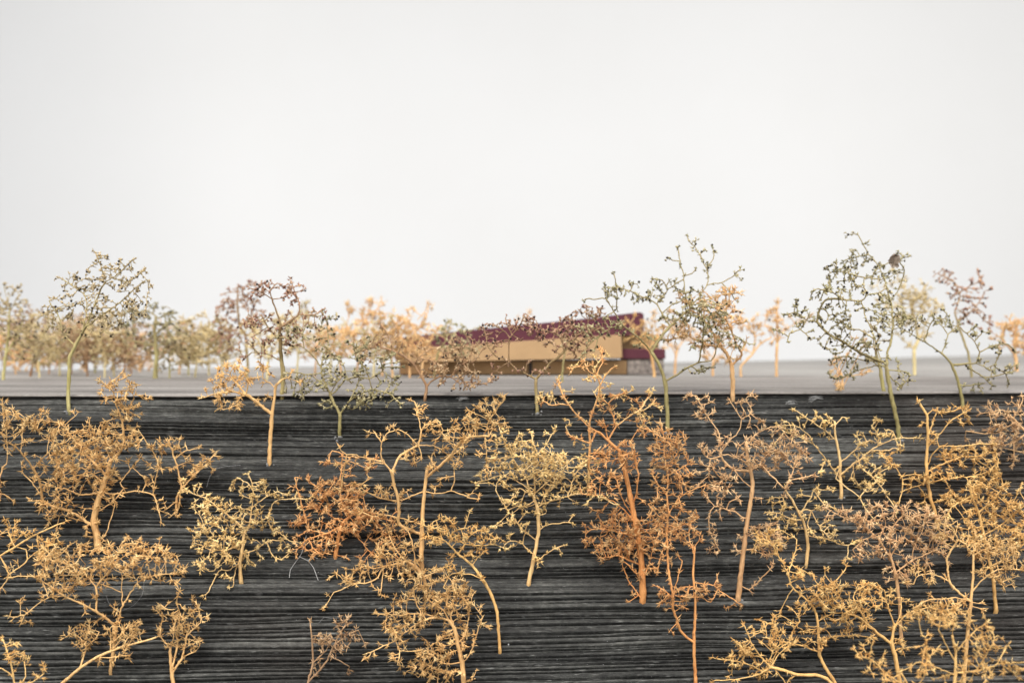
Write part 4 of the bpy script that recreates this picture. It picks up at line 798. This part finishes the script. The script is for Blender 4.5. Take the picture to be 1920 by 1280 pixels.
tree('tall golden tree with steep forked branches near the right side', [[(1758,985),(1752,955),(1745,935),(1740,905),(1737,870),(1740,820),(1738,777),(1730,765),(1724,756)],[(1741,818),(1748,795),(1757,772),(1775,772),(1795,768)],[(1742,836),(1760,815),(1782,790),(1800,778),(1814,770)],[(1738,874),(1748,852),(1762,838),(1780,836),(1800,836),(1830,833),(1862,832)],[(1740,882),(1762,872),(1785,862),(1800,857),(1815,855),(1842,868),(1865,882)],[(1740,905),(1777,897),(1812,894),(1816,910),(1820,925)],[(1812,894),(1850,885),(1868,870)],[(1740,904),(1715,912),(1692,922),(1685,945)],[(1694,921),(1692,900),(1682,880),(1665,862),(1658,855)],[(1738,777),(1750,768)],[(1720,912),(1732,926),(1735,945)],[(1770,900),(1785,925),(1800,940)],[(1815,856),(1840,855),(1850,845)]],
     [(1664,862,10,10,1.0),(1682,868,14,8,1.2),(1715,898,26,12,1.4),(1790,768,20,6,1.0),(1800,852,34,14,1.5),(1835,855,24,14,1.2),(1812,792,14,8,.7),(1855,895,26,22,1.2),(1735,935,14,14,.8),(1790,935,26,14,1.0),(1770,885,24,8,.9)], 'gold', 9, sp=12)
tree('dense yellow tree massed against the right frame edge', [[(1868,1150),(1862,1080),(1850,1030),(1842,990),(1835,960),(1822,930),(1818,900)],[(1836,962),(1870,930),(1880,905),(1868,880),(1865,860)],[(1845,1000),(1875,985),(1905,960),(1925,945)],[(1822,930),(1800,940),(1785,950)],[(1870,930),(1890,945),(1915,955)],[(1860,1060),(1890,1045),(1920,1020)],[(1868,882),(1872,862),(1868,850)]],
     [(1835,935,44,22,1.5),(1880,965,46,30,1.8),(1850,1000,40,26,1.2),(1900,1005,30,30,1.4),(1855,910,40,16,1.2),(1800,960,30,16,1.1),(1905,930,18,20,.9),(1868,860,10,10,.9)], 'gold', 9, sp=12)
tree('brownish tangled tree entering from the right frame edge below the boards', [[(1975,930),(1950,880),(1935,845),(1925,812),(1905,790),(1890,775)],[(1905,790),(1885,802),(1868,812),(1840,812),(1810,808)],[(1925,812),(1900,830),(1880,835),(1862,832),(1830,833),(1800,836)],[(1890,775),(1880,768),(1862,772),(1840,774)],[(1900,785),(1912,762),(1918,748)],[(1862,832),(1890,842),(1915,848)],[(1905,835),(1902,860),(1900,868)]],
     [(1890,790,34,20,1.8),(1908,758,14,12,1.2),(1880,808,34,14,1.2),(1885,830,36,14,1.1),(1858,765,8,8,.8),(1910,850,14,16,1.2),(1812,810,12,6,.6)], 'brown', 8, sp=12)
tree('pinkish tan tree with a flat spreading crown in the right half', [[(1690,1205),(1688,1160),(1686,1120),(1680,1080),(1674,1055),(1668,1035)],[(1672,1050),(1655,1022),(1640,1002),(1620,987),(1592,974),(1565,962),(1555,955)],[(1672,1034),(1670,1010),(1675,985),(1690,970)],[(1674,1040),(1690,1012),(1705,990),(1712,972)],[(1680,1075),(1710,1050),(1735,1040),(1755,1030)],[(1655,1022),(1650,1005),(1660,985)],[(1710,1050),(1712,1030),(1722,1010)],[(1735,1042),(1745,1068)],[(1640,1003),(1615,1015),(1600,1030)]],
     [(1600,966,40,12,1.6),(1640,985,36,18,1.7),(1700,962,44,18,1.6),(1650,1020,34,18,1.0),(1735,1000,40,26,1.7),(1690,1000,34,16,1.3),(1685,1075,30,16,2.0),(1660,950,26,8,1.0),(1745,970,26,16,1.2),(1765,1020,24,18,1.1),(1570,955,12,6,1.0),(1620,1035,18,12,.7),(1725,1050,26,10,.8)], 'brown', 9, sp=12)
tree('long straight orange stemmed tree with a pale arched side branch, lower right', [[(1804,1330),(1808,1270),(1812,1215),(1817,1160),(1822,1110),(1825,1075),(1825,1038)],[(1818,1130),(1800,1112),(1780,1090),(1777,1068),(1777,1045),(1787,1025),(1797,1012)],[(1780,1090),(1760,1078),(1735,1075),(1718,1082),(1712,1095)],[(1826,1112),(1836,1092),(1850,1080),(1872,1067),(1895,1066),(1925,1068)],[(1872,1067),(1876,1085),(1886,1100)],[(1816,1125),(1790,1120),(1770,1122),(1740,1124),(1715,1138)],[(1800,1008),(1810,1020),(1826,1040)],[(1826,1042),(1845,1030),(1870,1025)],[(1886,1086),(1900,1082)]],
     [(1865,1030,40,26,1.7),(1885,1088,22,10,1.2),(1785,1000,30,24,1.3),(1820,1010,30,16,1.0),(1775,1150,40,20,1.1),(1735,1090,24,8,.5),(1900,1040,20,20,1.1),(1840,1075,14,10,.5),(1750,1125,24,12,.9),(1840,1140,16,12,.6)], 'tan', 9, sp=12)
tree('bright gold foreground tree with a pale upright stem at the bottom right', [[(1694,1330),(1688,1285),(1680,1235),(1672,1207),(1674,1190),(1677,1172)],[(1677,1172),(1668,1145),(1662,1122),(1658,1105)],[(1671,1207),(1650,1190),(1630,1172),(1615,1160),(1600,1152),(1580,1150)],[(1676,1176),(1688,1150),(1690,1120)],[(1678,1174),(1700,1150),(1720,1142),(1745,1138)],[(1600,1152),(1580,1138),(1562,1122)],[(1630,1172),(1610,1140),(1600,1120)]],
     [(1640,1108,30,20,2.6),(1570,1118,46,20,1.9),(1600,1135,44,16,1.4),(1595,1160,30,12,1.1),(1712,1145,18,14,1.2),(1690,1130,14,16,.9),(1735,1135,16,10,.9),(1690,1210,12,8,1.0)], 'gold', 11, sp=12)
tree('tan tree with a long crooked branch rising left, at the bottom right', [[(1580,1330),(1567,1282),(1550,1255),(1537,1228),(1535,1195),(1533,1165),(1530,1148)],[(1532,1155),(1526,1140),(1518,1128),(1502,1115),(1487,1102),(1480,1085),(1475,1070),(1465,1052),(1455,1035),(1448,1022)],[(1478,1075),(1486,1050),(1492,1030),(1494,1012)],[(1487,1102),(1478,1115)],[(1537,1207),(1550,1198),(1565,1192),(1600,1190),(1632,1194)],[(1534,1225),(1505,1210),(1477,1204),(1455,1198),(1438,1195)],[(1475,1204),(1460,1215),(1448,1238)],[(1532,1165),(1560,1150),(1580,1148)],[(1520,1128),(1545,1105),(1570,1085),(1585,1068)],[(1480,1204),(1488,1180),(1500,1165)]],
     [(1446,1008,30,22,1.4),(1424,1020,16,12,.9),(1540,1128,26,18,1.3),(1535,1178,24,10,2.2),(1510,1135,20,14,1.0),(1460,1168,34,18,1.3),(1585,1062,10,8,1.2),(1515,1078,14,14,1.2),(1555,1080,18,16,1.0),(1575,1185,24,8,1.0),(1470,1140,18,8,1.1),(1476,1118,8,8,.8)], 'gold', 9, sp=12)
tree('gold bushy twig low at the bottom edge with branches fanning left', [[(1600,1400),(1575,1300),(1550,1272),(1532,1265),(1495,1264),(1470,1256),(1445,1250)],[(1445,1250),(1430,1235),(1415,1215),(1405,1195),(1397,1175)],[(1447,1251),(1425,1262),(1397,1270),(1370,1274),(1342,1275)],[(1432,1258),(1405,1245),(1382,1240),(1362,1236),(1345,1235)],[(1447,1250),(1460,1225),(1475,1212),(1490,1205)],[(1448,1252),(1470,1275),(1480,1300)],[(1440,1245),(1450,1220),(1462,1208)],[(1375,1240),(1372,1262)],[(1495,1264),(1480,1272),(1470,1290)]],
     [(1398,1208,22,20,1.4),(1425,1185,16,12,1.6),(1412,1240,28,14,1.6),(1375,1235,10,14,1.0),(1352,1234,14,6,1.2),(1355,1273,16,4,1.0),(1440,1205,16,12,1.0),(1378,1258,10,8,.8),(1440,1262,26,10,1.0)], 'gold', 9, sp=12)
tree('out of focus tan tree nearest the camera in the bottom right corner', [[(1790,1950),(1792,1500),(1790,1300),(1791,1260),(1792,1222),(1785,1190)],[(1790,1262),(1830,1258),(1870,1245),(1925,1240)],[(1791,1240),(1772,1205),(1760,1180)],[(1792,1225),(1815,1195),(1830,1180)],[(1790,1265),(1750,1248),(1722,1240)],[(1830,1258),(1850,1225),(1862,1205)],[(1870,1245),(1885,1215)]],
     [(1762,1160,34,20,1.5),(1785,1140,22,14,1.2),(1826,1215,34,16,1.4),(1842,1172,14,12,1.0),(1880,1258,40,14,1.3),(1720,1252,34,14,1.4),(1740,1215,16,12,1.0),(1862,1195,20,16,.8),(1790,1268,40,12,1.2),(1815,1245,30,12,1.0)], 'gold', 10, sp=14)
tree('out of focus tan sprig between the gold stem and the bottom edge', [[(1712,1900),(1715,1500),(1712,1320),(1704,1285),(1690,1262)],[(1706,1288),(1660,1262),(1640,1240),(1610,1228)],[(1712,1300),(1736,1260),(1737,1200),(1730,1190)],[(1690,1262),(1655,1280)]],
     [(1606,1224,22,14,1.3),(1640,1256,26,12,1.4),(1672,1268,24,10,1.3),(1735,1190,12,10,.9),(1640,1210,14,10,.7),(1700,1215,16,10,.9),(1720,1150,16,14,1.0)], 'gold', 7, sp=14)

# ---------------- litter on the dark face
rl = random.Random(11)
def surf(px, py, lift=0.0006):
    d = slope_D(px, py); return P(px, py, d) + EN * lift
m_lint, n, l, b = nodes_mat('pale lint'); b.inputs['Base Color'].default_value = (0.45, 0.45, 0.44, 1); b.inputs['Roughness'].default_value = 0.9
m_hair, n, l, b = nodes_mat('grey hair'); b.inputs['Base Color'].default_value = (0.28, 0.28, 0.28, 1)
def strands(name, lines, mat, rad, label, cat, group=None):
    V = []; Fc = []
    for ln in lines:
        pts = catmull([surf(x, y, h_) for x, y, h_ in ln], 0.0015)
        for k, p in enumerate(pts):
            t = pts[min(k + 1, len(pts) - 1)] - pts[max(k - 1, 0)]; t = t / (np.linalg.norm(t) + 1e-12)
            a = np.cross(t, EN); a /= np.linalg.norm(a) + 1e-9; bb = np.cross(t, a)
            for s in range(4):
                an = s * 1.5708; V.append(p + (a * math.cos(an) + bb * math.sin(an)) * rad)
            if k:
                o1 = len(V) - 8
                for s in range(4): Fc.append((o1 + s, o1 + (s + 1) % 4, o1 + 4 + (s + 1) % 4, o1 + 4 + s))
    c = np.mean(V, 0)
    o = mesh_obj(name, np.array(V) - c, np.array(Fc), mat, None, True); o.location = tuple(c); o['label'] = label; o['category'] = cat
    if group: o['group'] = group
    return o
strands('hair', [[(388,915,.0006),(394,898,.0012),(405,885,.0015),(425,878,.0012),(452,874,.0006)]], m_hair, 0.00006, 'fine pale hair curving right of the thin tan tree', 'hair')
strands('hair', [[(200,1118,.0006),(208,1138,.001),(228,1148,.001),(252,1138,.0012),(268,1118,.001),(271,1092,.0006)]], m_hair, 0.00004, 'fine looped hair under the wide flat crowned tree', 'hair')
strands('loose_twig', [[(575,1008,.0014),(566,1040,.0009),(556,1054,.0008),(545,1070,.0008),(543,1085,.0008)],[(562,1046,.0009),(578,1054,.0009),(588,1066,.0008),(597,1090,.0008)],[(578,1054,.001),(586,1046,.0012),(596,1050,.001)]], m_lint, 0.00009, 'bare grey forked twig hanging under the tangled rusty tree', 'twig')
strands('hair', [[(598,1170,.0008),(608,1160,.0012),(622,1162,.0012),(640,1160,.0008)]], m_hair, 0.00005, 'wispy hair above the small dark brown tree', 'hair')
for (cx_, cy_, rx, ry, lab) in [(1532,749,16,5,'wisp of white lint below the board edge left of the large green stem'),(1483,757,9,5,'small grey lint tuft below the board edge'),(866,749,12,4,'pale lint smear under the board edge before the house')]:
    ls = []
    for k in range(16):
        x = cx_ + rl.uniform(-rx, rx) * .6; y = cy_ + rl.uniform(-ry, ry) * .6; a = rl.uniform(-.7, .7); L = rl.uniform(.3, .8) * rx
        ls.append([(x - L * math.cos(a), y + L * math.sin(a) * .5, .0004), (x, y, rl.uniform(.0006, .0014)), (x + L * math.cos(a + .4), y - L * math.sin(a + .4) * .5, .0004)])
    strands('lint_tuft', ls, m_lint, 0.00005, lab, 'lint', 'lint stuck on the dark face')
# white dust specks
C = []; R_ = []
for k in range(420):
    px = rl.uniform(-80, 2000); py = rl.uniform(760, 1330) if k % 3 else rl.uniform(1050, 1290)
    C.append(surf(px, py, 0.0002)); R_.append(rl.choice([.00005, .00007, .0001]) * (2.2 if k % 40 == 0 else 1))
V_, F_ = balls(np.array(C), np.array(R_), np.random.RandomState(3), .9)
o = mesh_obj('dust', V_, F_, m_lint); o['kind'] = 'stuff'; o['label'] = 'white dust specks scattered over the dark timber face'; o['category'] = 'dust'
print('TREES', NT, STAT)
